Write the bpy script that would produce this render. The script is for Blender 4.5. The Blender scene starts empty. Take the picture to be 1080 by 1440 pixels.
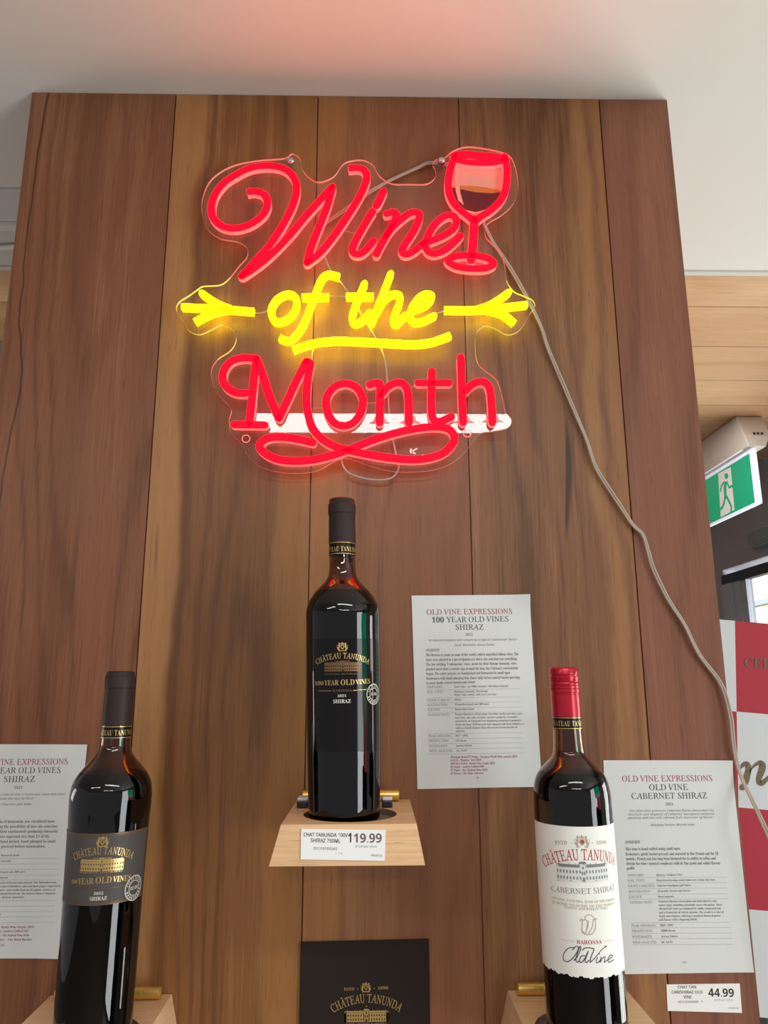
import bpy, bmesh, math, random, re
from mathutils import Vector, Matrix
from mathutils.geometry import tessellate_polygon
random.seed(7)
scene = bpy.context.scene
COL = scene.collection
PI = math.pi

# ------------------------------------------------------------------ camera
F_PX = 1060.0                                   # focal length in pixels of the 1080x1440 frame
ZC, DC = 1.65, 0.917                            # lens height, distance from the timber column face
PITCH, YAW, ROLL = (math.radians(a) for a in (12.872, 1.118, -0.1708))
_f = Vector((math.sin(YAW) * math.cos(PITCH), math.cos(YAW) * math.cos(PITCH), math.sin(PITCH)))
_r = Vector((math.cos(YAW), -math.sin(YAW), 0))
_u = _r.cross(_f)
_r, _u = math.cos(ROLL) * _r + math.sin(ROLL) * _u, -math.sin(ROLL) * _r + math.cos(ROLL) * _u
CAM = Vector((0, -DC, ZC))
cd = bpy.data.cameras.new('camera')
cd.sensor_fit = 'VERTICAL'
cd.sensor_height = 36.0
cd.lens = 36.0 * F_PX / 1440.0
cd.clip_start = 0.02
cam = bpy.data.objects.new('camera', cd)
COL.objects.link(cam)
cam.matrix_world = Matrix(((_r.x, _u.x, -_f.x, CAM.x), (_r.y, _u.y, -_f.y, CAM.y), (_r.z, _u.z, -_f.z, CAM.z), (0, 0, 0, 1)))
scene.camera = cam

# ------------------------------------------------------------------ view, world, lights
vs = scene.view_settings
scene.display_settings.display_device = 'sRGB'
vs.view_transform = 'Standard'
vs.look = 'None'
vs.exposure = 0.1
vs.gamma = 1.0
vs.use_curve_mapping = False

def lin(c):
    return tuple(((v / 255) / 12.92 if v / 255 <= 0.04045 else ((v / 255 + 0.055) / 1.055) ** 2.4) for v in c)

w = bpy.data.worlds.new('shop_daylight')
scene.world = w
w.use_nodes = True
w.node_tree.nodes['Background'].inputs[0].default_value = (*lin((250, 250, 255)), 1)
w.node_tree.nodes['Background'].inputs[1].default_value = 0.38

ZCEIL = ZC + 0.8188

def area(name, loc, rot, sx, sy, watt, col=(1, 1, 1)):
    l = bpy.data.lights.new(name, 'AREA')
    l.shape = 'RECTANGLE'
    l.size, l.size_y, l.energy, l.color = sx, sy, watt, col
    o = bpy.data.objects.new(name, l)
    COL.objects.link(o)
    o.location = loc
    o.rotation_euler = rot
    return o

# ceiling battens of the shop (reflected in the acrylic and on the bottle shoulders)
area('ceiling_batten', (0.24, -1.415, ZCEIL - 0.004), (0, 0, 0), 1.2, 0.18, 12, (1, 0.98, 0.95))
area('ceiling_batten', (-1.35, -1.9, ZCEIL - 0.004), (0, 0, 0), 1.2, 0.13, 12, (1, 0.98, 0.95))
area('ceiling_batten', (0.3, -3.3, ZCEIL - 0.004), (0, 0, 0), 1.6, 0.16, 26, (1, 0.98, 0.95))
area('ceiling_batten', (0.85, 1.0, ZCEIL - 0.004), (0, 0, 0), 0.2, 0.6, 5.0, (1, 0.97, 0.92))
# daylight through the shop front on the right
area('shopfront_daylight', (2.6, -2.0, 1.15), (0, math.radians(98), math.radians(-14)), 2.2, 1.2, 62, (0.95, 0.98, 1.0))
area('window_daylight', (1.95, 0.95, 1.25), (0, math.radians(108), 0), 1.4, 1.8, 62, (1.0, 0.98, 0.95))
area('side_room_fill', (-1.2, 0.22, 1.55), (math.radians(150), 0, math.radians(-60)), 0.4, 0.4, 1.6, (1.0, 0.95, 0.9))  # added fill light for the dim left side, no known fixture
area('street_daylight', (1.9, 5.2, 3.0), (0, math.radians(-55), 0), 2.0, 3.0, 120, (1.0, 0.98, 0.92))

# ------------------------------------------------------------------ geometry helpers
def ray(px, py):
    return _f + _r * ((px - 540) / F_PX) + _u * ((720 - py) / F_PX)

class PlaneY:                                    # a vertical plane facing the room: (u, v) = (x, z)
    def __init__(s, y): s.y = y
    def uv(s, px, py):
        d = ray(px, py); p = CAM + d * ((s.y - CAM.y) / d.y)
        return Vector((p.x, p.z))
    def pos(s, u, v, off=0.0): return Vector((u, s.y - off, v))

class PlaneX:                                    # a plane seen from its -x side: (u, v) = (-y, z)
    def __init__(s, x): s.x = x
    def uv(s, px, py):
        d = ray(px, py); p = CAM + d * ((s.x - CAM.x) / d.x)
        return Vector((-p.y, p.z))
    def pos(s, u, v, off=0.0): return Vector((s.x - off, -u, v))

class Cyl:                                       # skin of a bottle: u = angle * R, v = height
    R = 0.0390
    def __init__(s, ax, ay, zb, k, prof): s.ax, s.ay, s.zb, s.k, s.prof = ax, ay, zb, k, prof
    def rad(s, z):
        h = z - s.zb; P = s.prof
        for (h0, r0), (h1, r1) in zip(P, P[1:]):
            if h0 <= h <= h1: return r0 + (r1 - r0) * (h - h0) / max(1e-9, h1 - h0)
        return P[-1][1]
    def axx(s, z): return s.ax + s.k * (z - s.zb)
    def uv(s, px, py):
        d = ray(px, py); z = CAM.z + d.z / d.y * (s.ay - s.rad(s.zb + .1) - CAM.y)
        for _ in range(6):
            R = s.rad(z); ox, oy = CAM.x - s.axx(z), CAM.y - s.ay
            a, b, c = d.x ** 2 + d.y ** 2, ox * d.x + oy * d.y, ox * ox + oy * oy - R * R
            disc = b * b - a * c
            t = (-b - math.sqrt(disc)) / a if disc > 0 else -b / a
            p = CAM + d * t
            z = p.z
        th = math.atan2(p.x - s.axx(z), -(p.y - s.ay))
        return Vector((th * s.R, z))
    def pos(s, u, v, off=0.0):
        th = u / s.R; R = s.rad(v) + off
        return Vector((s.axx(v) + R * math.sin(th), s.ay - R * math.cos(th), v))

ANCHOR = {}

def mesh(name, verts, faces, mat, parent=None, smooth=False, mats=None, fmat=None, bevel=0):
    """one mesh object from world-space vertices"""
    a = ANCHOR.get(parent.name, Vector((0, 0, 0))) if parent else None
    if a is None:
        xs = [Vector(v) for v in verts]
        a = sum(xs, Vector((0, 0, 0))) / len(xs)
        a.z = min(v.z for v in xs)
    me = bpy.data.meshes.new(name)
    me.from_pydata([tuple(Vector(v) - a) for v in verts], [], faces)
    for m in (mats or [mat]): me.materials.append(m)
    if fmat:
        for p, i in zip(me.polygons, fmat): p.material_index = i
    bm = bmesh.new(); bm.from_mesh(me)
    if not mats and name not in ('print',): bmesh.ops.remove_doubles(bm, verts=bm.verts, dist=1e-7)
    if smooth:
        for f in bm.faces: f.smooth = True
        for e in bm.edges:
            if len(e.link_faces) == 2 and e.calc_face_angle(0) > math.radians(42): e.smooth = False
    bm.to_mesh(me); bm.free()
    o = bpy.data.objects.new(name, me)
    COL.objects.link(o)
    if parent: o.parent = parent
    else: o.location = a
    ANCHOR[o.name] = a
    if bevel:
        b = o.modifiers.new('bevel', 'BEVEL'); b.width = bevel; b.segments = 2; b.limit_method = 'ANGLE'
    return o

def thing(name, label, cat, loc, group=None):
    o = bpy.data.objects.new(name, None)
    COL.objects.link(o)
    o.location = loc
    o.empty_display_size = 0.05
    ANCHOR[o.name] = Vector(loc)
    return tag(o, label, cat, group)

def tag(o, label=None, cat=None, group=None, kind=None):
    if label: o['label'] = label
    if cat: o['category'] = cat
    if group: o['group'] = group
    if kind: o['kind'] = kind
    return o

class G:                                          # collects geometry for one mesh
    def __init__(s): s.v, s.f, s.m = [], [], []
    def add(s, vs_, fs, mi=0):
        b = len(s.v); s.v += [Vector(v) for v in vs_]
        s.f += [tuple(i + b for i in f) for f in fs]; s.m += [mi] * len(fs)
    def box(s, x0, x1, y0, y1, z0, z1, mi=0):
        s.add([(x0, y0, z0), (x1, y0, z0), (x1, y1, z0), (x0, y1, z0), (x0, y0, z1), (x1, y0, z1), (x1, y1, z1), (x0, y1, z1)],
              [(0, 3, 2, 1), (4, 5, 6, 7), (0, 1, 5, 4), (1, 2, 6, 5), (2, 3, 7, 6), (3, 0, 4, 7)], mi)
    def hexa(s, b4, t4, mi=0):                   # four bottom and four top corners, counter-clockwise from above
        s.add(list(b4) + list(t4), [(0, 3, 2, 1), (4, 5, 6, 7), (0, 1, 5, 4), (1, 2, 6, 5), (2, 3, 7, 6), (3, 0, 4, 7)], mi)
    def poly(s, surf, pts, off=0.0004, mi=0):    # flat printed shape on a surface, pts in (u, v)
        P = [Vector((p[0], p[1], 0)) for p in pts]
        tri = tessellate_polygon([P])
        fs = []
        for t in tri:
            a, b, c = (P[i] for i in t)
            fs.append(t if (b - a).cross(c - a).z > 0 else (t[0], t[2], t[1]))
        s.add([surf.pos(p[0], p[1], off) for p in pts], fs, mi)
    def ribbon(s, surf, pts, wd, off=0.0004, mi=0):   # a line of width wd drawn on a surface
        n = len(pts); L, R = [], []
        for i in range(n):
            a, b = Vector(pts[max(0, i - 1)]), Vector(pts[min(n - 1, i + 1)])
            t = (b - a).normalized(); nn = Vector((-t.y, t.x)); ww = (wd[i] if isinstance(wd, (list, tuple)) else wd) / 2
            p = Vector(pts[i]); L.append(p + nn * ww); R.append(p - nn * ww)
        s.add([surf.pos(p.x, p.y, off) for p in R + L], [(i, i + 1, n + i + 1, n + i) for i in range(n - 1)], mi)
    def tube(s, pts, rad, seg=8, mi=0, cap=True):
        n = len(pts); pts = [Vector(p) for p in pts]; base = len(s.v); up = None
        for i, p in enumerate(pts):
            t = (pts[min(n - 1, i + 1)] - pts[max(0, i - 1)]).normalized()
            if up is None: up = t.orthogonal().normalized()
            up = (up - t * up.dot(t)).normalized(); sd = t.cross(up)
            for k in range(seg):
                a = 2 * PI * k / seg
                s.v.append(p + (up * math.cos(a) + sd * math.sin(a)) * rad)
        for i in range(n - 1):
            for k in range(seg):
                a, b = base + i * seg + k, base + i * seg + (k + 1) % seg
                s.f.append((a, b, b + seg, a + seg)); s.m.append(mi)
        if cap:
            s.f.append(tuple(base + k for k in reversed(range(seg)))); s.m.append(mi)
            s.f.append(tuple(base + (n - 1) * seg + k for k in range(seg))); s.m.append(mi)
    def lathe(s, c, prof, seg=48, mi=0, k=0.0, zb=None, closed=True, axis='z'):
        base = len(s.v); n = len(prof)
        for (h, r) in prof:
            for j in range(seg):
                a = 2 * PI * j / seg
                if axis == 'z': s.v.append(Vector((c[0] + k * h + r * math.cos(a), c[1] + r * math.sin(a), c[2] + h)))
                elif axis == 'x': s.v.append(Vector((c[0] + h, c[1] + r * math.cos(a), c[2] + r * math.sin(a))))
                else: s.v.append(Vector((c[0] + r * math.sin(a), c[1] - h, c[2] + r * math.cos(a))) )
        for i in range(n - 1):
            for j in range(seg):
                a, b = base + i * seg + j, base + i * seg + (j + 1) % seg
                s.f.append((a, b, b + seg, a + seg)); s.m.append(mi)
        if closed:
            s.f.append(tuple(base + j for j in reversed(range(seg)))); s.m.append(mi)
            s.f.append(tuple(base + (n - 1) * seg + j for j in range(seg))); s.m.append(mi)
    def build(s, name, mat, parent=None, smooth=False, mats=None, bevel=0):
        return mesh(name, s.v, s.f, mat, parent, smooth, mats, s.m if mats else None, bevel)

def spline(pts, n=7, closed=False):
    P = [Vector(p) for p in pts]; out = []; m = len(P)
    for i in range(m if closed else m - 1):
        g = (lambda j: P[j % m]) if closed else (lambda j: P[max(0, min(m - 1, j))])
        p0, p1, p2, p3 = g(i - 1), g(i), g(i + 1), g(i + 2)
        for k in range(n):
            t = k / n
            out.append(0.5 * ((2 * p1) + (p2 - p0) * t + (2 * p0 - 5 * p1 + 4 * p2 - p3) * t * t + (3 * p1 - p0 - 3 * p2 + p3) * t ** 3))
    if not closed: out.append(P[-1])
    return out

# ------------------------------------------------------------------ lettering
def _map(s, U, L, D=None, holes={}):
    return ''.join(holes.get(ch) or (chr(U + ord(ch) - 65) if 'A' <= ch <= 'Z' else chr(L + ord(ch) - 97) if 'a' <= ch <= 'z'
                   else chr(D + ord(ch) - 48) if D and '0' <= ch <= '9' else ch) for ch in s)
STYLE = {'serif': lambda s: _map(s, 0x1d400, 0x1d41a, 0x1d7ce), 'italic': lambda s: _map(s, 0x1d434, 0x1d44e, None, {'h': '\u210e'}),
         'sansit': lambda s: _map(s, 0x1d608, 0x1d622, 0x1d7e2), 'sans': lambda s: _map(s, 0x1d5a0, 0x1d5ba, 0x1d7e2),
         'bold': lambda s: _map(s, 0x1d5d4, 0x1d5ee, 0x1d7ec), 'script': lambda s: _map(s, 0x1d4d0, 0x1d4ea), 'roman': lambda s: _map(s, 0x1d434, 0x1d44e, None, {'h': '\u210e'}), 'plain': lambda s: s}
_cache = {}

def glyphs(s, style='serif', thin=0.0, space=1.0):
    """triangles of a line of lettering, scaled so a capital is 1 high; -> verts2d, faces, width"""
    key = (s, style, thin, space)
    if key in _cache: return _cache[key]
    if style == 'roman' and any(ch.isdigit() for ch in s):            # figures come from the upright face
        v, f, x = [], [], 0.0
        for run in re.findall(r'\d+|[^\d]+', s):
            if run.strip():
                a, b_, w_ = glyphs(run.strip(), 'serif' if run.strip().isdigit() else 'roman', -0.004, space)
                x += 0.36 if run[0] == ' ' else 0.0; n_ = len(v)
                v = v + [(p[0] + x, p[1]) for p in a]; f = f + [tuple(i + n_ for i in t) for t in b_]
                x += w_ + (0.45 if run[-1] == ' ' else 0.12)
        _cache[key] = (v, f, max(p[0] for p in v)); return _cache[key]
    if style == 'roman': thin = thin if thin > 0 else 0.0
    elif style in ('serif', 'script'): thin = max(thin, -0.004)
    else: thin = max(thin, -0.003)
    acc = [i for i, ch in enumerate(s) if ch in '\u00c2\u00e2']          # a circumflex drawn over a plain A
    body = STYLE[style](s.replace('\u00c2', 'A').replace('\u00e2', 'a'))
    def tri(b):
        c = bpy.data.curves.new('lettering', 'FONT')
        c.body = b; c.size = 1.0; c.shear = -0.27 if style == 'roman' else 0.0; c.offset = thin; c.space_character = space; c.resolution_u = 2; c.fill_mode = 'FRONT'
        o = bpy.data.objects.new('lettering', c)
        me = bpy.data.meshes.new_from_object(o)
        v = [(p.co.x, p.co.y) for p in me.vertices]; f = [tuple(p.vertices) for p in me.polygons]
        bpy.data.objects.remove(o); bpy.data.meshes.remove(me); bpy.data.curves.remove(c)
        return v, f
    v, f = tri(body)
    cap = 0.729 if style == 'plain' else 0.662 if style in ('serif', 'italic', 'script', 'roman') else 0.714
    for i in acc:
        pre, _ = tri(body[:i + 1]); x1 = max(p[0] for p in pre)
        pr2 = tri(body[:i])[0] if i else [(0, 0)]
        x0 = max(p[0] for p in pr2); cx = (x0 + x1) / 2 + 0.01; b = len(v); y0 = cap + 0.06
        v = v + [(cx - .14, y0), (cx - .07, y0), (cx, y0 + .09), (cx + .07, y0), (cx + .14, y0), (cx + .03, y0 + .16), (cx - .03, y0 + .16)]
        f = f + [(b, b + 1, b + 2), (b, b + 2, b + 6), (b + 2, b + 5, b + 6), (b + 2, b + 3, b + 4), (b + 2, b + 4, b + 5)]
    if not v: v = [(0, 0)]
    x0 = min(p[0] for p in v); x1 = max(p[0] for p in v)
    v = [((p[0] - x0) / cap, p[1] / cap) for p in v]
    fs = []
    for t in f:
        a, b, c = (v[i] for i in t[:3])
        fs.append(t if (b[0] - a[0]) * (c[1] - a[1]) - (b[1] - a[1]) * (c[0] - a[0]) > 0 else tuple(reversed(t)))
    _cache[key] = (v, fs, max(1e-6, (x1 - x0) / cap))
    return _cache[key]

def tline(g, surf, s, A, B, cap, style='serif', thin=-0.012, space=1.0, off=0.0005, mi=0):
    """lettering from A to B (u, v baseline ends) on a surface, capitals cap high"""
    v, f, wd = glyphs(s, style, thin, space)
    A, B = Vector(A), Vector(B); t = B - A; L = t.length; t = t / L; n = Vector((-t.y, t.x)); k = L / wd
    g.add([surf.pos(*(A + t * (x * k) + n * (y * cap)), off) for x, y in v], f, mi)

def tarc(g, surf, s, A, M, B, cap, style='roman', thin=0.006, off=0.0005, mi=0):
    """lettering on the arc through A, M, B (u, v)"""
    (ax, ay), (mx, my), (bx, by) = A, M, B
    d = 2 * (ax * (my - by) + mx * (by - ay) + bx * (ay - my))
    ux = ((ax * ax + ay * ay) * (my - by) + (mx * mx + my * my) * (by - ay) + (bx * bx + by * by) * (ay - my)) / d
    uy = ((ax * ax + ay * ay) * (bx - mx) + (mx * mx + my * my) * (ax - bx) + (bx * bx + by * by) * (mx - ax)) / d
    R = math.hypot(ax - ux, ay - uy); a0 = math.atan2(ax - ux, ay - uy); a1 = math.atan2(bx - ux, by - uy)
    v, f, wd = glyphs(s, style, thin, 1.05)
    out = []
    for x, y in v:
        a = a0 + (a1 - a0) * x / wd; r = R + y * cap
        out.append(surf.pos(ux + r * math.sin(a), uy + r * math.cos(a), off))
    g.add(out, f, mi)

class Px:                                         # pixel crops of the photo turned into points of a real surface
    def __init__(s, surf, ox=0, oy=0, sc=1.0): s.s, s.ox, s.oy, s.sc = surf, ox, oy, sc
    def __call__(s, x, y): return s.s.uv(s.ox + x / s.sc, s.oy + y / s.sc)
    def h(s, x, y, c): return (s(x, y - c) - s(x, y)).length
    def text(s, g, t, x0, y0, x1, y1, cap, **k): tline(g, s.s, t, s(x0, y0), s(x1, y1), s.h(x0, y0, cap), **k)

def circle(c, r, n=24, ry=None): return [(c[0] + r * math.cos(2 * PI * i / n), c[1] + (ry or r) * math.sin(2 * PI * i / n)) for i in range(n)]

# ------------------------------------------------------------------ materials
def mat(name, col, rough=0.5, metal=0.0, emit=None, es=0.0, spec=0.5, trans=0.0, ior=1.45, coat=0.0, raw=False, vary=0.0, vscale=40):
    m = bpy.data.materials.new(name); m.use_nodes = True
    nt = m.node_tree; p = nt.nodes['Principled BSDF']; c = col if raw else lin(col)
    p.inputs['Base Color'].default_value = (*c, 1)
    p.inputs['Roughness'].default_value = rough
    p.inputs['Metallic'].default_value = metal
    p.inputs['Specular IOR Level'].default_value = spec
    p.inputs['Transmission Weight'].default_value = trans
    p.inputs['IOR'].default_value = ior
    p.inputs['Coat Weight'].default_value = coat
    if emit:
        p.inputs['Emission Color'].default_value = (*emit, 1); p.inputs['Emission Strength'].default_value = es
    if vary:
        tc = nt.nodes.new('ShaderNodeTexCoord'); nz = nt.nodes.new('ShaderNodeTexNoise')
        nz.inputs['Scale'].default_value = vscale; nz.inputs['Detail'].default_value = 4
        mx = nt.nodes.new('ShaderNodeMix'); mx.data_type = 'RGBA'
        nt.links.new(tc.outputs['Object'], nz.inputs['Vector']); nt.links.new(nz.outputs['Fac'], mx.inputs['Factor'])
        mx.inputs['A'].default_value = (*[x * (1 - vary) for x in c], 1); mx.inputs['B'].default_value = (*[min(1, x * (1 + vary)) for x in c], 1)
        nt.links.new(mx.outputs['Result'], p.inputs['Base Color'])
    return m

class N:                                          # terse node-graph builder
    def __init__(s, m): s.nt = m.node_tree
    def n(s, t, **kw):
        o = s.nt.nodes.new(t)
        for k, v in kw.items(): setattr(o, k, v)
        return o
    def put(s, sock, v):
        if isinstance(v, bpy.types.NodeSocket): s.nt.links.new(v, sock)
        else: sock.default_value = v
    def math(s, op, a, b=0.0, c=0.0, clamp=False):
        o = s.n('ShaderNodeMath', operation=op, use_clamp=clamp)
        for i, x in enumerate((a, b, c)): s.put(o.inputs[i], x)
        return o.outputs[0]
    def map(s, vec, sc, loc=(0, 0, 0)):
        o = s.n('ShaderNodeMapping'); s.put(o.inputs['Vector'], vec); o.inputs['Scale'].default_value = sc; o.inputs['Location'].default_value = loc
        return o.outputs[0]
    def noise(s, vec, det=3.0, rough=0.55, dist=0.0):
        o = s.n('ShaderNodeTexNoise'); s.put(o.inputs['Vector'], vec); o.inputs['Scale'].default_value = 1
        o.inputs['Detail'].default_value = det; o.inputs['Roughness'].default_value = rough; o.inputs['Distortion'].default_value = dist
        return o.outputs['Fac']
    def mix(s, f, a, b, blend='MIX'):
        o = s.n('ShaderNodeMix', data_type='RGBA', blend_type=blend); s.put(o.inputs['Factor'], f)
        for k, x in (('A', a), ('B', b)): s.put(o.inputs[k], x if isinstance(x, bpy.types.NodeSocket) else (*x[:3], 1))
        return o.outputs['Result']
    def step(s, x, a, b):
        o = s.n('ShaderNodeMapRange', interpolation_type='SMOOTHSTEP'); s.put(o.inputs[0], x); o.inputs[1].default_value = a; o.inputs[2].default_value = b
        return o.outputs[0]

def wood(name, dark, mid, light, seed=0.0, axis='z', streaks=(), veins=0.5, rough=0.42, fig=1.0, k=1.0):
    """timber grain running along an axis; streaks = (x0, x1, colour) bands of sapwood or heart in world metres across the board"""
    m = bpy.data.materials.new(name); m.use_nodes = True; b = N(m); p = m.node_tree.nodes['Principled BSDF']
    geo = b.n('ShaderNodeNewGeometry'); sx = b.n('ShaderNodeSeparateXYZ'); b.put(sx.inputs[0], geo.outputs['Position'])
    cmb = b.n('ShaderNodeCombineXYZ'); o = {'z': (0, 1, 2), 'x': (2, 1, 0), 'y': (0, 2, 1)}[axis]
    for i in range(3): b.put(cmb.inputs[i], sx.outputs[o[i]])
    v = cmb.outputs[0]; L = (seed * 3.7, seed * 1.3, seed * 5.1)
    low = b.noise(b.map(v, (5.6 * k, 3.0 * k, 0.85 * k), L), 1.5, 0.4)
    wob = b.noise(b.map(v, (16 * k, 9 * k, 5.0 * k), L), 3, 0.55)
    ring = b.math('SINE', b.math('ADD', b.math('MULTIPLY_ADD', low, 62.0 * fig, b.math('MULTIPLY', sx.outputs[o[0]], 150.0)), b.math('MULTIPLY', wob, 7.0)))
    ring = b.math('POWER', b.math('MULTIPLY_ADD', ring, 0.5, 0.5), 3.0)
    med = b.noise(b.map(v, (52 * k, 40 * k, 2.4 * k), L), 5, 0.62)
    fib = b.noise(b.map(v, (420 * k, 300 * k, 9 * k), L), 3, 0.6)
    big = b.noise(b.map(v, (9 * k, 6 * k, 1.5 * k), (L[1], L[2], L[0])), 2, 0.5)
    f = b.math('ADD', b.math('MULTIPLY', med, 0.34), b.math('MULTIPLY', big, 0.66))
    f = b.math('ADD', f, b.math('MULTIPLY_ADD', ring, -0.15, 0.05))
    f = b.math('ADD', f, b.math('MULTIPLY_ADD', fib, 0.46, -0.23))
    f = b.step(f, 0.14, 0.88)
    c = b.mix(b.step(f, 0.0, 0.5), lin(dark), lin(mid)); c = b.mix(b.step(f, 0.5, 1.0), c, lin(light))
    wav = b.math('ADD', sx.outputs[o[0]], b.math('MULTIPLY_ADD', b.noise(b.map(v, (3 * k, 3 * k, 4.5 * k), L), 3, 0.5), 0.05, -0.025))
    for x0, x1, sc, amt in streaks:
        e = min(0.006, (x1 - x0) / 3)
        fac = b.math('MULTIPLY', b.step(wav, x0 - e, x0 + e), b.math('SUBTRACT', 1.0, b.step(wav, x1 - e, x1 + e)))
        fac = b.math('MULTIPLY', fac, b.math('MULTIPLY_ADD', med, 0.6, amt - 0.3), clamp=True)
        c = b.mix(fac, c, lin(sc))
    if veins:                                     # dark gum veins and pores
        gv = b.noise(b.map(v, (34 * k, 30 * k, 2.0 * k), (L[2], L[0], L[1])), 2, 0.5, 0.6)
        c = b.mix(b.math('MULTIPLY', b.step(gv, 0.715, 0.775), veins), c, lin((38, 24, 18)))
        po = b.noise(b.map(v, (900 * k, 700 * k, 26 * k), L), 1, 0.5)
        c = b.mix(b.math('MULTIPLY', b.step(po, 0.64, 0.72), 0.35), c, lin([x * 0.55 for x in dark]))
    b.put(p.inputs['Base Color'], c); p.inputs['Roughness'].default_value = rough; p.inputs['Specular IOR Level'].default_value = 0.35
    bp = b.n('ShaderNodeBump'); bp.inputs['Strength'].default_value = 0.12; bp.inputs['Distance'].default_value = 0.0006; b.put(bp.inputs['Height'], fib)
    b.put(p.inputs['Normal'], bp.outputs[0])
    return m

M = {}
M['white'] = mat('white_paint', (226, 222, 216), 0.7, vary=0.02, vscale=3)
M['panel_white'] = mat('white_vent', (212, 210, 206), 0.6)
M['grey_wall'] = mat('grey_wall', (158, 150, 146), 0.7, vary=0.03, vscale=4)
M['dark_wall'] = mat('charcoal_wall', (150, 150, 160), 0.55, vary=0.06, vscale=6)
M['frame'] = mat('grey_frame', (158, 166, 178), 0.4, vary=0.04)
M['frame_dark'] = mat('dark_frame', (48, 50, 56), 0.4)
M['facade'] = mat('cream_render', (238, 234, 212), 0.8, vary=0.03, vscale=2)
M['floor'] = mat('shop_floor', (126, 118, 110), 0.45, vary=0.06, vscale=5)
M['paper'] = mat('paper', (214, 216, 214), 0.55, vary=0.015, vscale=12, spec=0.3)
M['ink_red'] = mat('ink_red', (158, 66, 78), 0.6); M['ink_dark'] = mat('ink_dark', (62, 66, 76), 0.6)
M['ink_body'] = mat('ink_body', (104, 106, 112), 0.6); M['ink_grey'] = mat('ink_grey', (122, 124, 128), 0.6); M['ink_pale'] = mat('ink_pale', (168, 170, 172), 0.6)
M['ticket'] = mat('ticket_card', (236, 236, 233), 0.4, vary=0.01); M['black'] = mat('ink_black', (38, 36, 38), 0.5)
M['ticket_brown'] = mat('ink_faded', (112, 92, 84), 0.5)
M['poster'] = mat('poster_black', (40, 32, 28), 0.6, spec=0.2, vary=0.05, vscale=8)
M['gold'] = mat('gold_foil', (214, 178, 112), 0.32, metal=0.75); M['gold_dim'] = mat('bronze_foil', (120, 92, 62), 0.4, metal=0.5)
M['silver'] = mat('silver_ink', (214, 210, 200), 0.4, metal=0.2); M['brass'] = mat('brass', (232, 192, 104), 0.34, metal=0.85, vary=0.06, vscale=90)
M['steel'] = mat('steel', (200, 200, 200), 0.25, metal=1.0); M['plastic_black'] = mat('black_plastic', (30, 30, 30), 0.35)
M['clear_top'] = mat('pale_plastic', (206, 206, 212), 0.3)
M['wine'] = mat('wine_seen_through_glass', (0.0035, 0.0016, 0.0018), 0.5, raw=True, spec=0.0)
M['capsule_black'] = mat('matt_black_capsule', (50, 37, 35), 0.5, spec=0.25); M['capsule_red'] = mat('red_screwcap', (178, 28, 46), 0.25, metal=0.35)
M['band_black'] = mat('black_neck_label', (18, 15, 14), 0.25, spec=0.3)
M['label_black'] = mat('gloss_black_label', (15, 12, 12), 0.10, spec=0.35); M['label_grey'] = mat('warm_grey_label', (74, 70, 68), 0.5, spec=0.3)
M['label_cream'] = mat('cream_label', (232, 230, 222), 0.6, vary=0.01, vscale=60)
M['ink_wine'] = mat('ink_wine_red', (172, 44, 62), 0.5); M['ink_taupe'] = mat('ink_taupe', (176, 162, 140), 0.5)
M['green'] = mat('exit_green', (0, 132, 96), 0.25, emit=lin((0, 150, 108)), es=0.55); M['exit_white'] = mat('exit_white', (214, 206, 204), 0.3, emit=(1, 0.97, 0.95), es=0.18)
M['exit_edge'] = mat('exit_edge', (216, 220, 240), 0.25, emit=(0.86, 0.88, 1), es=0.35); M['housing'] = mat('exit_housing', (214, 206, 198), 0.45)
M['board_red'] = mat('board_red', (176, 32, 52), 0.5); M['board_white'] = mat('board_white', (214, 218, 222), 0.45)
M['camo'] = mat('bronze_print', (112, 98, 70), 0.5, vary=0.45, vscale=160)
M['lens'] = mat('frosted_lens', (128, 136, 136), 0.25)

def neon(name, col, s, base):
    return mat(name, base, 0.6, emit=col, es=s, raw=True, spec=0.1)
M['neon_red'] = neon('red_neon_face', (1.0, 0.0, 0.003), 7.5, (0.45, 0.004, 0.012)); M['neon_yellow'] = neon('yellow_neon_face', (0.97, 0.93, 0.0), 8.0, (0.6, 0.55, 0.01))
for n_, c_, e_ in (('red', (0.62, 0.24, 0.22), (1.0, 0.085, 0.08)), ('yellow', (0.42, 0.38, 0.04), (0.95, 0.86, 0.0))):
    M['side_' + n_] = mat(n_ + '_silicone_side', c_, 0.35, emit=e_, es=1.7 if n_ == 'red' else 1.1, raw=True)
    M['back_' + n_] = mat(n_ + '_backlight', c_, 0.5, emit=e_, es=2.2 if n_ == 'red' else 9.0, raw=True)

def clear(name, tint, f0):                        # thin clear sheet: see-through with a mirror sheen at its faces
    m = bpy.data.materials.new(name); m.use_nodes = True; b = N(m); nt = m.node_tree
    nt.nodes.remove(nt.nodes['Principled BSDF']); out = nt.nodes['Material Output']
    t = b.n('ShaderNodeBsdfTransparent'); t.inputs[0].default_value = (*tint, 1)
    g = b.n('ShaderNodeBsdfGlossy'); g.inputs['Roughness'].default_value = 0.015
    fr = b.n('ShaderNodeFresnel'); fr.inputs['IOR'].default_value = f0
    ge = b.n('ShaderNodeNewGeometry')
    mx = b.n('ShaderNodeMixShader'); b.put(mx.inputs[0], b.math('MULTIPLY', fr.outputs[0], b.math('SUBTRACT', 1.0, ge.outputs['Backfacing']))); b.put(mx.inputs[1], t.outputs[0]); b.put(mx.inputs[2], g.outputs[0])
    b.put(out.inputs[0], mx.outputs[0]); return m
M['acrylic'] = clear('clear_acrylic', (0.985, 0.985, 0.985), 1.62)
M['pane'] = clear('window_glass', (0.93, 0.95, 0.95), 1.5)
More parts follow.
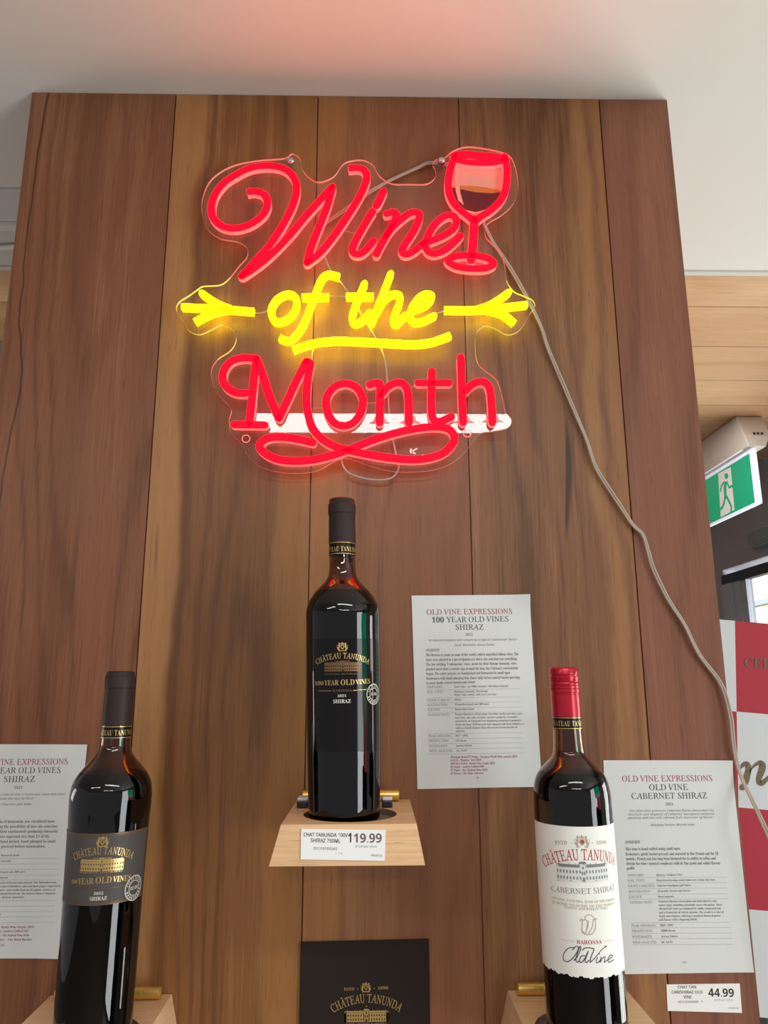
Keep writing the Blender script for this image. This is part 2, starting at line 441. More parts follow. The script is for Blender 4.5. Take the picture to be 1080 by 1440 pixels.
M['acrylic_edge'] = mat('acrylic_cut_edge', (0.85, 0.82, 0.80), 0.3, trans=0.0, raw=True)
M['edge_red'] = mat('edge_lit_red', (0.8, 0.6, 0.55), 0.3, emit=(1.0, 0.06, 0.03), es=0.32, raw=True); M['edge_yellow'] = mat('edge_lit_yellow', (0.8, 0.8, 0.5), 0.3, emit=(1.0, 0.85, 0.0), es=0.45, raw=True)  # tube light in the cut edge, put in as the edge's own glow
M['cord'] = mat('clear_cord', (178, 164, 150), 0.2, ior=1.4)

M['glass'] = mat('dark_bottle_glass', (0.40, 0.22, 0.12), 0.0, trans=1.0, ior=1.52, raw=True)

# ------------------------------------------------------------------ room shell
WALL = PlaneY(0.0)
XL, XR = -0.4785, 0.4266                          # edges of the timber column
ROOM_X0, ROOM_X1, ROOM_Y1 = -1.35, 1.48, 3.4

g = G(); g.box(-4.5, 6.0, -5.0, 6.0, -0.05, 0.0)
tag(g.build('floor', M['floor']), kind='structure')
g = G(); g.box(-4.5, 6.0, -5.0, 0.469, ZCEIL, ZCEIL + 0.08)
tag(g.build('ceiling', M['white']), kind='structure')
g = G(); g.box(-0.30, ROOM_X1, 0.455, 0.469, ZCEIL - 0.004, ZCEIL); g.box(-1.35, XL + 0.02, 0.455, 0.469, ZCEIL - 0.004, ZCEIL)
tag(g.build('trim_1', M['panel_white']), kind='structure')

# timber soffit beyond the white ceiling: boards running across
tones = [((196, 152, 110), (212, 170, 128), (222, 184, 142)), ((188, 144, 102), (206, 162, 120), (218, 178, 136))]
mats = [wood('oak_soffit', *tones[i % 2], seed=2.0 + i, axis='x', veins=0.15, rough=0.5, k=0.7) for i in range(3)]
g = G(); y = 0.474; i = 0
while y < 3.4:
    wd = (0.137, 0.203, 0.213, 0.19)[i % 4] if i else 0.134
    g.box(ROOM_X0, ROOM_X1, y, y + wd - 0.003, ZCEIL, ZCEIL + 0.02, i % 3); y += wd; i += 1
g.box(ROOM_X0, ROOM_X1, 0.469, 3.6, ZCEIL + 0.02, ZCEIL + 0.06, 0)
tag(g.build('ceiling_soffit', None, mats=mats), kind='structure')

# recessed white air vent in the ceiling beside the column
g = G()
g.box(-1.15, -0.53, 0.212, 0.300, ZCEIL - 0.006, ZCEIL - 0.0005)
g.box(-1.15, -0.53, 0.318, 0.452, ZCEIL - 0.003, ZCEIL - 0.0005)
o = tag(g.build('ceiling_vent', M['panel_white'], bevel=0.002), 'flat white ceiling vent panel beside the upper left of the timber column', 'vent')
g = G(); g.box(-1.15, -0.53, 0.301, 0.317, ZCEIL - 0.014, ZCEIL - 0.0005)
g.build('vent_lip', M['white'], o)
g = G(); g.tube([(-1.1, 0.40, ZCEIL - 0.012), (-0.85, 0.395, ZCEIL - 0.014), (-0.66, 0.37, ZCEIL - 0.012)], 0.005)
g.build('pull_strap', M['white'], o)

# walls
g = G(); g.box(ROOM_X0 - 0.1, ROOM_X0, 0.78, 3.5, 0, ZCEIL); g.box(ROOM_X0 - 0.1, XL + 0.1, 0.80, 0.88, 0, ZCEIL - 0.0005)
tag(g.build('wall_left', M['grey_wall']), kind='structure')
g = G(); g.box(XL + 0.1, ROOM_X1, ROOM_Y1, ROOM_Y1 + 0.1, 0, ZCEIL)
tag(g.build('wall_back', M['dark_wall']), kind='structure')
ZW = ZC + 0.462                                   # window head
g = G()
g.box(1.48, 1.60, 1.70, 3.4, ZW, ZCEIL); g.box(1.48, 1.60, 2.19, 3.4, 0, ZW); g.box(1.48, 1.60, -0.2, 1.70, ZW, ZCEIL)
g.box(1.48, 1.60, -0.2, 2.19, 0, 0.4)
tag(g.build('wall_right', M['dark_wall']), kind='structure')
# window in the right wall
g = G()
g.box(1.47, 1.50, -0.2, 2.19, ZC + 0.398, ZC + 0.437, 1)
g.box(1.465, 1.52, 2.10, 2.19, 0.4, ZC + 0.398, 0); g.box(1.472, 1.50, 2.045, 2.095, 0.4, ZC + 0.398, 0); g.box(1.478, 1.496, 2.005, 2.043, 0.4, ZC + 0.398, 0)
g.box(1.48, 1.56, 0.5, 0.55, 0.4, ZC + 0.398, 0); g.box(1.475, 1.56, -0.2, 2.1, 0.38, 0.42, 0)
wn = tag(g.build('window_1', None, mats=[M['frame'], M['frame_dark']]), kind='structure')
g = G(); g.box(1.486, 1.490, -0.2, 2.006, 0.42, ZC + 0.398); g.box(1.486, 1.490, -0.2, 2.10, ZC + 0.437, ZW)
g.build('window_pane', M['pane'], wn)
# cream building across the lane outside the window
fa = G(); fa.box(3.2, 3.6, 1.0, 7.0, 0.0, 4.2)
o = tag(fa.build('building', M['facade']), 'cream rendered building wall seen through the window on the far right', 'building')
g = G(); g.box(3.17, 3.2, 1.0, 7.0, ZC + 0.62, ZC + 0.66); g.box(3.18, 3.2, 1.0, 7.0, ZC + 0.25, ZC + 0.27)
g.build('ledge', M['frame'], o)
g = G(); g.box(3.185, 3.2, 4.05, 4.5, ZC + 0.72, ZC + 1.05)
g.build('window', M['lens'], o)

# the timber-clad column: five wide vertical boards and returns
seams = [XL, -0.2757, -0.0742, 0.1259, 0.3283, XR]
bw = [
    wood('board_redgum', (98, 58, 36), (126, 79, 53), (148, 100, 70), 1.0, veins=0.25, streaks=((-0.4545, -0.4522, (52, 30, 20), 0.75), (-0.40, -0.365, (112, 66, 42), 0.35))),
    wood('board_sapwood', (102, 64, 36), (126, 82, 46), (156, 110, 66), 4.0, veins=0.4,
         streaks=((-0.30, -0.238, (170, 122, 76), 0.75), (-0.115, -0.06, (152, 104, 56), 0.6), (-0.232, -0.224, (88, 54, 32), 0.5))),
    wood('board_brown', (100, 60, 36), (130, 84, 54), (150, 104, 68), 8.5, veins=0.25, streaks=((-0.1, -0.035, (156, 106, 58), 0.6), (0.03, 0.2, (126, 78, 54), 0.5))),
    wood('board_veined', (92, 58, 36), (124, 82, 52), (150, 108, 70), 12.0, veins=0.8, streaks=((0.285, 0.305, (162, 114, 70), 0.6), (0.315, 0.35, (158, 106, 62), 0.5))),
    wood('board_red', (106, 63, 44), (128, 79, 58), (144, 95, 70), 15.3, veins=0.2, fig=0.6)]
g = G()
for i in range(5):
    g.box(seams[i] + (0.0009 if i else 0), seams[i + 1] - (0.0009 if i < 4 else 0), 0.0, 0.02, 0.0, ZCEIL - 0.001, i)
g.box(XL + 0.001, XR - 0.001, 0.0035, 0.60, 0.0, ZCEIL - 0.002, 4)
tag(g.build('wall_front', None, mats=bw), kind='structure')

# backlit green and red shopfront sign, out of frame to the right (the bottles mirror it)
M['lit_green'] = mat('lit_green', (0.02, 0.3, 0.2), 0.4, emit=(0.01, 0.62, 0.32), es=3.0, raw=True)
M['lit_pale'] = mat('lit_pale', (0.5, 0.6, 0.5), 0.4, emit=(0.55, 0.8, 0.55), es=1.6, raw=True)
M['lit_red'] = mat('lit_red', (0.5, 0.02, 0.04), 0.4, emit=(1.0, 0.03, 0.06), es=3.2, raw=True)
g = G()
g.box(1.55, 1.60, -0.98, -0.46, ZC + 0.0, ZC + 0.26, 0); g.box(1.55, 1.60, -0.98, -0.46, ZC - 0.12, ZC, 1)
g.box(1.55, 1.60, -0.66, -0.52, ZC - 0.30, ZC - 0.12, 2); g.box(1.56, 1.60, -0.98, -0.46, 0.0, ZC - 0.30, 3)
tag(g.build('trim_2', None, mats=[M['lit_green'], M['lit_pale'], M['lit_red'], M['frame_dark']]), kind='structure')

# ------------------------------------------------------------------ crest and chateau emblems (plain heraldic shapes)
def crest(g, surf, c, wd, ht, off=0.0007, mi=0, dark=None):
    def P(pts): return [(c[0] + x * wd / 2, c[1] + y * ht / 2) for x, y in pts]
    g.poly(surf, P([(-.32, .3), (.32, .3), (.32, -.2), (.18, -.5), (0, -.66), (-.18, -.5), (-.32, -.2)]), off, mi)
    g.poly(surf, P([(-.3, .4), (.3, .4), (.36, .85), (.18, .6), (0, 1.0), (-.18, .6), (-.36, .85)]), off, mi)
    for s in (1, -1):
        pts = [(.40, -.75), (.62, -.5), (.44, -.1), (.46, .3), (.42, .55), (.56, .85), (.74, .66), (.66, .42), (.8, .1), (.7, -.2), (.98, -.1), (.9, .35), (1.0, .3), (1.0, -.3), (.8, -.75)]
        pts = [(x * s, y) for x, y in pts]
        g.poly(surf, P(pts if s > 0 else pts[::-1]), off, mi)
    g.poly(surf, P([(-.85, -.98), (.85, -.98), (.7, -.8), (-.7, -.8)]), off, mi)
    if dark is not None:
        g.poly(surf, P([(-.2, .18), (.2, .18), (.12, -.3), (0, -.45), (-.12, -.3)]), off + 0.0002, dark)

def chateau(g, surf, A, B, ht, off=0.0007, wall=0, roof=0, win=1):
    A, B = Vector(A), Vector(B); t = B - A; n = Vector((-t.y, t.x)).normalized()
    def P(x, y): return A + t * x + n * (y * ht)
    def R(x0, x1, y0, y1, o, mi):
        k = 6 if x1 - x0 > .3 else 1
        for i in range(k):
            a, b_ = x0 + (x1 - x0) * i / k, x0 + (x1 - x0) * (i + 1) / k
            g.poly(surf, [P(a, y0), P(b_, y0), P(b_, y1), P(a, y1)], o, mi)
    R(0, .45, 0, .68, off, wall); R(.55, 1, 0, .68, off, wall); R(.44, .56, 0, .84, off, wall)
    R(.02, .45, .70, .84, off, roof); R(.55, .98, .70, .84, off, roof)
    g.poly(surf, [P(.43, .86), P(.57, .86), P(.55, .98), P(.45, .98)], off, roof)
    R(0.0, .05, 0, .78, off, wall); R(.95, 1.0, 0, .78, off, wall)
    o2 = off + 0.0002
    for r0, r1 in ((.12, .26), (.42, .56)):
        for i in range(17):
            x = .025 + i * .0594
            if abs(x - .5) < .05: continue
            R(x - .012, x + .012, r0, r1, o2, win)
    R(.48, .52, .02, .22, o2, win); R(.47, .49, .34, .5, o2, win); R(.51, .53, .34, .5, o2, win); R(.485, .515, .62, .74, o2, win)
    for x in (.06, .25, .36, .64, .75, .94): R(x - .004, x + .004, .80, .92, off, roof)

# ------------------------------------------------------------------ display blocks with their brass rods
def block(zr, xb0, xb1, xf0, xf1, xq0, xq1, hole, rod, label):
    """zr = top height; back, top-front and bottom-front x extents; hole = (x, y, r)"""
    zt = ZC + zr; zbm = zt - 0.0365; yf = -0.1565
    root = thing('bottle_block', label, 'shelf block', ((xq0 + xq1) / 2, -0.078, zbm), 'oak bottle blocks on the column')
    g = G(); n = 48; hx, hy, hr = hole
    out = []
    corners = [(xb1, -0.0015), (xb0, -0.0015), (xf0, yf), (xf1, yf)]
    ang = [math.atan2(c[1] - hy, c[0] - hx) for c in corners]
    ring_a = sorted(set([2 * PI * i / n - PI for i in range(n)] + ang))
    def hit(a):
        dx, dy = math.cos(a), math.sin(a); best = 1e9
        for i in range(4):
            (x0, y0), (x1, y1) = corners[i], corners[(i + 1) % 4]; ex, ey = x1 - x0, y1 - y0; den = dx * ey - dy * ex
            if abs(den) < 1e-12: continue
            t = ((x0 - hx) * ey - (y0 - hy) * ex) / den; s = ((x0 - hx) * dy - (y0 - hy) * dx) / den
            if t > 0 and -1e-6 <= s <= 1 + 1e-6: best = min(best, t)
        return hx + dx * best, hy + dy * best
    k = len(ring_a)
    oo = [(*hit(a), zt) for a in ring_a]; ii = [(hx + hr * math.cos(a), hy + hr * math.sin(a), zt) for a in ring_a]
    lo = [(x, y, zt - 0.0062) for x, y, _ in ii]
    g.add(oo + ii, [(j, (j + 1) % k, k + (j + 1) % k, k + j) for j in range(k)], 0)
    g.add(ii + lo, [(j, (j + 1) % k, k + (j + 1) % k, k + j) for j in range(k)], 1)
    g.add(lo, [tuple(range(k))], 1)
    xqb0, xqb1 = xb0 - (xf0 - xq0), xb1 + (xq1 - xf1)
    B4 = [(xq0, yf, zbm), (xq1, yf, zbm), (xqb1, -0.0015, zbm), (xqb0, -0.0015, zbm)]
    T4 = [(xf0, yf, zt), (xf1, yf, zt), (xb1, -0.0015, zt), (xb0, -0.0015, zt)]
    g.add(B4 + T4, [(0, 3, 2, 1), (0, 1, 5, 4), (1, 2, 6, 5), (2, 3, 7, 6), (3, 0, 4, 7)], 0)
    g.build('block', None, root, mats=[OAK, OAKIN])
    x0, x1, joint = rod
    g = G(); zr_ = zt + 0.0068; r = 0.0060
    L = x1 - x0
    g.lathe((x0, -0.016, zr_), [(0, r * .8), (0.001, r), (L - 0.001, r), (L, r * .8)], 24, axis='x')
    rb = g.build('brass_rod', M['brass'], root, smooth=True)
    for jx in joint:
        g = G(); g.lathe((jx, -0.016, zr_), [(-0.0016, r), (-0.0014, r * 1.04), (0.0014, r * 1.04), (0.0016, r)], 24, axis='x')
        g.build('collar', M['brass'], rb, smooth=True)
    return root

OAK = wood('pale_oak_block', (196, 152, 108), (216, 174, 130), (228, 190, 148), 21.0, axis='x', veins=0.06, rough=0.5, k=1.0, fig=1.6)
OAKIN = mat('bored_recess', (128, 108, 92), 0.7, vary=0.2, vscale=120)
bc = block(-0.1288, -0.0825, 0.0463, -0.0833, 0.0449, -0.0935, 0.0524, (-0.0195, -0.0985, 0.0475), (-0.0755, 0.0340, (0.012,)),
           'pale oak block with a price ticket, holding the tallest middle bottle')
bl = block(-0.3262, -0.343, -0.2134, -0.344, -0.2130, -0.354, -0.204, (-0.268, -0.0985, 0.0475), (-0.333, -0.2215, (-0.2425,)),
           'pale oak block at the lower left under the bottle with the grey label')
br = block(-0.3262, 0.1512, 0.281, 0.1505, 0.282, 0.141, 0.291, (0.2085, -0.0985, 0.0475), (0.159, 0.270, (0.1795,)),
           'pale oak block at the lower right under the red-capped bottle')
# little black clamp with pale tops behind the middle bottle
for x0, x1 in ((-0.0775, -0.0650), (0.0135, 0.0250)):
    g = G(); g.box(x0, x1, -0.062, -0.044, ZC - 0.1286, ZC - 0.1215)
    cl = g.build('clamp', M['plastic_black'], bc, bevel=0.001)
    g = G(); g.box(x0 + .0005, x1 - .0005, -0.061, -0.045, ZC - 0.1215, ZC - 0.1180)
    g.build('clamp_cap', M['clear_top'], cl, bevel=0.001)

# ------------------------------------------------------------------ bottles
def smooth_prof(P, n=5):
    out = [tuple(p) for p in spline([Vector((a, b)) for a, b in P], n)]
    return out

def bottle(ax, zr, k, prof, fill, label, cap_fn):
    zb = ZC + zr; ay = -0.1
    root = thing('wine_bottle', label, 'wine bottle', (ax, ay, zb))
    P = [(0.0, 0.030), (0.0012, 0.0335), (0.004, prof[0][1] - 0.0003)] + smooth_prof(prof)
    cyl = Cyl(ax, ay, zb, k, P)
    top = prof[-1][0]
    # glass shell: outer skin, and an inner skin above the level of the wine
    t = 0.0024
    g = G(); g.lathe((ax, ay, zb), P, 72, k=k, closed=False)
    inner = [(h, r - t) for h, r in P if h >= 0.006]
    inner[0] = (0.006, inner[0][1])
    n0 = len(g.v) - 72
    g.lathe((ax, ay, zb), list(reversed(inner)), 72, k=k, closed=False)
    m = len(P) * 72
    for j in range(72):
        a, b_ = n0 + j, n0 + (j + 1) % 72
        g.f.append((a, b_, m + (j + 1) % 72, m + j)); g.m.append(0)
    g.f.append(tuple(reversed(range(72)))); g.m.append(0)
    last = len(g.v) - 72
    g.f.append(tuple(last + j for j in range(72))); g.m.append(0)
    g.build('glass', M['glass'], root, smooth=True)
    wp = [(h, r + 0.0002) for h, r in inner if h <= fill]
    wp.append((fill, cyl.rad(zb + fill) - t + 0.0002))
    wp[0] = (wp[0][0] - 0.0002, wp[0][1])
    g = G(); g.lathe((ax, ay, zb), wp, 72, k=k)
    g.build('wine', M['wine'], root, smooth=True)
    cap_fn(root, ax, ay, zb, k, cyl)
    return root, cyl

def patch(surf, u0, u1, v0, v1, off=0.0003, nu=40, nv=16, edge=None):
    g = G(); vs_ = []
    for j in range(nv + 1):
        for i in range(nu + 1):
            u = u0 + (u1 - u0) * i / nu; lo = v0 + (edge(u) if edge else 0); v = lo + (v1 - lo) * j / nv
            vs_.append(surf.pos(u, v, off))
    g.add(vs_, [(j * (nu + 1) + i, j * (nu + 1) + i + 1, (j + 1) * (nu + 1) + i + 1, (j + 1) * (nu + 1) + i) for j in range(nv) for i in range(nu)])
    return g

def neck_band(root, cyl, h0, h1, word, th):
    z0, z1 = cyl.zb + h0, cyl.zb + h1
    C = Cyl.R
    g = patch(cyl, -PI * C, PI * C, z0, z1, 0.0004, 72, 2)
    b = g.build('neck_label', M['band_black'], root, smooth=True)
    g = G()
    for z in (z0 + 0.0006, z1 - 0.0006): g.ribbon(cyl, [(C * a / 30 * PI, z) for a in range(-30, 31)], 0.0006, 0.0007)
    r = cyl.rad((z0 + z1) / 2); half = 0.5 * 0.046 / r * C
    tline(g, cyl, word, (th * C - half, z0 + 0.0030), (th * C + half, z0 + 0.0030), 0.0050, 'serif', -0.012, 1.1, 0.0008)
    g.build('neck_lettering', M['gold'], b)

def cap_black(top, bot, ringh):
    def f(root, ax, ay, zb, k, cyl):
        r = 0.0149
        P = [(bot, r), (ringh[0], r - 0.0003), (ringh[0] + 0.0004, r + 0.0004), (ringh[1], r + 0.0005), (ringh[1] + 0.0012, r + 0.0001), (ringh[1] + 0.0018, r - 0.0005),
             (top - 0.0012, r - 0.0008), (top, r - 0.0022)]
        g = G(); g.lathe((ax, ay, zb), P, 48, k=k)
        g.build('capsule', M['capsule_black'], root, smooth=True)
    return f

def cap_red(top, bot):
    def f(root, ax, ay, zb, k, cyl):
        r = 0.0150; P = [(bot, r), (top - 0.0285, r - 0.0001), (top - 0.028, r - 0.0006), (top - 0.0268, r - 0.0006), (top - 0.0260, r + 0.0003)]
        P += [(top - 0.0230, r + 0.0003), (top - 0.0226, r - 0.0002), (top - 0.0222, r + 0.0003), (top - 0.0196, r + 0.0003), (top - 0.0192, r - 0.0003), (top - 0.0186, r + 0.0002),
              (top - 0.0162, r + 0.0002), (top - 0.0156, r - 0.0003), (top - 0.015, r + 0.0002), (top - 0.010, r + 0.0002), (top - 0.0094, r - 0.0004), (top - 0.0084, r - 0.0004), (top - 0.0076, r + 0.0003),
              (top - 0.0022, r + 0.0001), (top - 0.0006, r - 0.0008), (top, r - 0.0024)]
        g = G(); g.lathe((ax, ay, zb), P, 48, k=k)
        g.build('screw_cap', M['capsule_red'], root, smooth=True)
    return f

PC = [(0.010, 0.0366), (0.03, 0.0371), (0.072, 0.0381), (0.144, 0.0391), (0.195, 0.0394), (0.2115, 0.0393), (0.2225, 0.0362), (0.2346, 0.0281), (0.246, 0.0176), (0.255, 0.0148), (0.272, 0.0142), (0.30, 0.0140), (0.330, 0.0140)]
PL = [(0.010, 0.0358), (0.04, 0.0364), (0.12, 0.0371), (0.19, 0.0386), (0.215, 0.0397), (0.226, 0.0396), (0.236, 0.0378), (0.2446, 0.0334), (0.252, 0.0274), (0.2602, 0.0204), (0.268, 0.0160), (0.278, 0.0147), (0.30, 0.0142), (0.340, 0.0140)]
PR = [(0.010, 0.0386), (0.06, 0.0388), (0.12, 0.0388), (0.195, 0.0390), (0.222, 0.0387), (0.2363, 0.0362), (0.2456, 0.0308), (0.2546, 0.0220), (0.261, 0.0170), (0.270, 0.0156), (0.287, 0.0148), (0.30, 0.0143), (0.345, 0.0141)]
rc, cc = bottle(-0.0252, -0.135, -0.0172, PC, 0.232, 'tall black-capped wine bottle in the middle with gold-printed glossy black label', cap_black(0.3360, 0.2856, (0.3182, 0.3290)))
rl, cl_ = bottle(-0.2638, -0.3324, 0.006, PL, 0.246, 'black-capped wine bottle at lower left with a warm grey gold-edged label', cap_black(0.3465, 0.2920, (0.3290, 0.3400)))
rr, cr = bottle(0.2112, -0.3324, -0.013, PR, 0.244, 'wine bottle at lower right with red screw cap and torn cream label', cap_red(0.3497, 0.2990))
neck_band(rc, cc, 0.2722, 0.2856, 'CH\u00c2TEAU TANUNDA', -0.12)
neck_band(rl, cl_, 0.2795, 0.2915, 'CH\u00c2TEAU TANUNDA', 0.16)
neck_band(rr, cr, 0.2868, 0.2985, 'CH\u00c2TEAU TANUNDA', 0.05)

# --- label of the middle bottle
q = Px(cc, 425, 880, 9.0); C = Cyl.R
uL = q(150, 160).x; uR = q(905, 160).x
g = patch(cc, uL, q(960, 160).x, cc.zb + 0.070, q(480, 155).y, 0.00025)
lb = g.build('label', M['label_black'], rc, smooth=True)
g = G(); crest(g, cc, q(508, 262), 0.0106, 0.0094, 0.0007, 0, 1)
tarc(g, cc, 'CH\u00c2TEAU TANUNDA', q(190, 495), q(508, 412), q(835, 490), 0.0052)
for a in ((285, 745),):
    pass
q.text(g, '100', 165, 752, 272, 750, 45, thin=-0.02); q.text(g, 'YEAR', 285, 755, 462, 750, 62, thin=-0.015)
q.text(g, 'OLD', 488, 752, 662, 746, 68, thin=-0.02); q.text(g, 'VINES', 676, 744, 855, 728, 60, thin=-0.015)
g.ribbon(cc, [q(210, 823), q(290, 824), q(372, 824)], 0.0004, 0.0007); g.ribbon(cc, [q(640, 820), q(720, 812), q(808, 805)], 0.0004, 0.0007)
g.build('gold_lettering', None, lb, mats=[M['gold'], M['label_black']])
g = G(); chateau(g, cc, q(285, 580), q(742, 574), 0.0105)
q.text(g, 'SINCE 1890', 412, 465, 600, 460, 22, thin=-0.02); q.text(g, 'BAROSSA AUSTRALIA', 285, 622, 735, 616, 20, thin=-0.02); q.text(g, 'BAROSSA', 385, 838, 630, 834, 32, thin=-0.01)
g.build('bronze_emblem', None, lb, mats=[M['gold_dim'], M['label_black']])
g = G(); q.text(g, '2021', 450, 902, 558, 900, 30, thin=0.0); q.text(g, 'SHIRAZ', 395, 980, 615, 975, 45, thin=0.0)
g.build('white_lettering', M['silver'], lb)

def seal(cyl, q, x, y, rad, parent, m, words=('50', 'YEAR')):
    c = q(x, y); g = G()
    for r0, r1 in ((rad, rad * .92), (rad * .62, rad * .56)):
        n = 32; g.ribbon(cyl, [(c[0] + (r0 + r1) / 2 * math.cos(2 * PI * i / n), c[1] + (r0 + r1) / 2 * math.sin(2 * PI * i / n)) for i in range(n + 1)], r0 - r1, 0.0009)
    def arc(a0, a1, rr): return [(c[0] + rr * math.cos(math.radians(a)), c[1] + rr * math.sin(math.radians(a))) for a in (a0, (a0 + a1) / 2, a1)]
    tarc(g, cyl, 'OLD VINE', *arc(165, 15, rad * .68), rad * .2, off=0.0009)
    tline(g, cyl, 'OLD VINE', (c[0] - rad * .45, c[1] - rad * .12), (c[0] + rad * .45, c[1] - rad * .12), rad * .28, 'bold', 0, off=0.0009)
    for a in range(200, 345, 18):
        g.ribbon(cyl, [(c[0] + rad * .68 * math.cos(math.radians(a)), c[1] + rad * .68 * math.sin(math.radians(a))), (c[0] + rad * .86 * math.cos(math.radians(a)), c[1] + rad * .86 * math.sin(math.radians(a)))], rad * .12, 0.0009)
    return g.build('round_seal', m, parent)
seal(cc, q, 898, 865, 0.0105, lb, M['silver'])

# --- label of the left bottle
q = Px(cl_, 0, 1150, 4.154)
u0, u1 = -1.75 * C, q(838, 300).x; z1, z0 = q(610, 92).y, q(600, 510).y
lb = patch(cl_, u0, u1, z0, z1, 0.0003).build('label', M['label_grey'], rl, smooth=True)
g = G(); N_ = 40
for z, wd in ((z1 - 0.0006, 0.0010), (z1 - 0.0021, 0.0005), (z0 + 0.0006, 0.0010), (z0 + 0.0021, 0.0005)):
    g.ribbon(cl_, [(u0 + (u1 - u0) * i / N_, z) for i in range(N_ + 1)], wd, 0.0006)
g.ribbon(cl_, [(u1 - 0.0005, z0 + (z1 - z0) * i / 8) for i in range(9)], 0.0005, 0.0006)
g.build('gold_border', M['gold_dim'], lb)
g = G(); crest(g, cl_, q(600, 137), 0.0115, 0.0100, 0.0007, 0, 1)
tarc(g, cl_, 'CH\u00c2TEAU TANUNDA', q(437, 250), q(602, 212), q(768, 240), 0.0062)
chateau(g, cl_, q(470, 310), q(718, 300), 0.0125)
q.text(g, 'EST 1890', 545, 243, 652, 239, 9, thin=-0.01); q.text(g, 'BAROSSA AUSTRALIA', 468, 321, 715, 311, 8, thin=-0.01)
q.text(g, '50', 420, 382, 453, 383, 20, thin=-0.01); q.text(g, 'YEAR', 457, 388, 546, 385, 34, thin=-0.01); q.text(g, 'OLD', 557, 384, 650, 379, 38, thin=-0.012); q.text(g, 'VINES', 656, 376, 760, 364, 33, thin=-0.01)
g.build('gold_lettering', None, lb, mats=[M['gold'], M['label_grey']])
g = G(); q.text(g, 'BAROSSA', 515, 421, 640, 416, 17, thin=0.0)
g.ribbon(cl_, [q(433, 408), q(470, 411), q(508, 413)], 0.0004, 0.0007); g.ribbon(cl_, [q(650, 407), q(695, 401), q(738, 395)], 0.0004, 0.0007)
g.build('bronze_lettering', M['gold_dim'], lb)
g = G(); q.text(g, '2022', 548, 450, 603, 447, 15, thin=0.0); q.text(g, 'SHIRAZ', 525, 484, 623, 478, 21, thin=0.0)
g.build('white_lettering', M['silver'], lb)
seal(cl_, q, 780, 408, 0.0115, lb, M['silver'])

# --- cream label of the right bottle, its lower edge torn
q = Px(cr, 740, 1140, 4.8)
zt, zb_ = q(330, 108).y, q(420, 1128).y
def torn(u): return 0.0007 * math.sin(u * 410) + 0.0005 * math.sin(u * 970 + 1) + 0.0004 * math.sin(u * 2300 + 2)
lb = patch(cr, -1.7 * C, 1.62 * C, zb_, zt, 0.0003, 160, 16, torn).build('label', M['label_cream'], rr, smooth=True)
g = G(); tarc(g, cr, 'CH\u00c2TEAU TANUNDA', q(127, 380), q(365, 332), q(592, 370), 0.0092)
q.text(g, 'BAROSSA', 342, 898, 510, 896, 27, thin=-0.008)
crest(g, cr, q(378, 210), 0.004, 0.004, 0.0008)
g.build('red_lettering', M['ink_wine'], lb)
g = G(); crest(g, cr, q(376, 206), 0.0140, 0.0122, 0.0006)
q.text(g, 'ESTD', 197, 226, 278, 228, 24, thin=-0.015); q.text(g, '1890', 470, 228, 538, 224, 24, thin=-0.015)
g.poly(cr, circle(q(307, 218), 0.0005, 10), 0.0006); g.poly(cr, circle(q(446, 217), 0.0005, 10), 0.0006)
q.text(g, 'CHATEAU TANUNDA, ICON OF THE BAROSSA', 175, 590, 598, 600, 16, thin=-0.005); q.text(g, 'IS HOME TO SOME OF THE WORLD\u2019S', 180, 620, 598, 628, 16, thin=-0.005); q.text(g, 'OLDEST AND RAREST VINES.', 258, 656, 550, 662, 16, thin=-0.005)
def curve_px(q, pts, n=6): return [q(p.x, p.y) for p in spline([Vector(p) for p in pts], n)]
for pts in ([(362, 742), (378, 730), (378, 760), (378, 810), (395, 832), (408, 800), (412, 750), (398, 735), (378, 742)], [(400, 740), (400, 712), (430, 702), (462, 730), (466, 790), (440, 832), (402, 832), (372, 800)],
            [(478, 728), (452, 738), (446, 780), (420, 830)], [(420, 742), (416, 780), (406, 808)]):
    g.ribbon(cr, curve_px(q, pts), 0.0007, 0.0006)
g.ribbon(cr, [q(240, 868), q(280, 876), q(330, 881)], 0.0003, 0.0006); g.ribbon(cr, [q(522, 880), q(560, 876), q(592, 870)], 0.0003, 0.0006)
g.build('taupe_lettering', M['ink_taupe'], lb)
g = G(); q.text(g, 'CABERNET SHIRAZ', 173, 540, 592, 530, 34, style='roman')
chateau(g, cr, q(212, 468), q(550, 466), 0.0185, wall=1, roof=0, win=0)
g.ribbon(cr, [q(212, 468), q(300, 472), q(380, 473), q(470, 472), q(550, 466)], 0.0005, 0.0008)
for x in (390,): g.ribbon(cr, [q(x, 372), q(x, 352)], 0.0005, 0.0008)
g.build('grey_lettering', None, lb, mats=[M['ink_grey'], M['paper']])
g = G()
for pts, wd in (([(330, 925), (290, 925), (258, 960), (252, 1000), (275, 1018), (310, 1000), (345, 950), (352, 920), (335, 915), (312, 940)], .0009),
                ([(322, 1010), (345, 985), (368, 930), (362, 916), (346, 960), (336, 1005), (346, 1022), (362, 1008)], .0010),
                ([(396, 978), (374, 980), (360, 1008), (372, 1024), (392, 1002), (420, 945), (398, 1010), (408, 1024), (424, 1006)], .0010),
                ([(378, 942), (400, 925), (450, 928), (455, 940), (436, 990), (430, 1024)], .0010), ([(432, 1024), (470, 985), (510, 935), (540, 915), (528, 912)], .0008),
                ([(482, 985), (470, 1015), (478, 1026), (496, 1010), (506, 985), (496, 1024), (514, 995), (530, 984), (528, 1005), (524, 1024), (544, 1006)], .0008),
                ([(546, 1008), (570, 992), (580, 978), (566, 974), (550, 1000), (556, 1022), (588, 1004)], .0009), ([(491, 968), (494, 964)], .001)):
    g.ribbon(cr, curve_px(q, pts, 5), wd * .8, 0.0006)
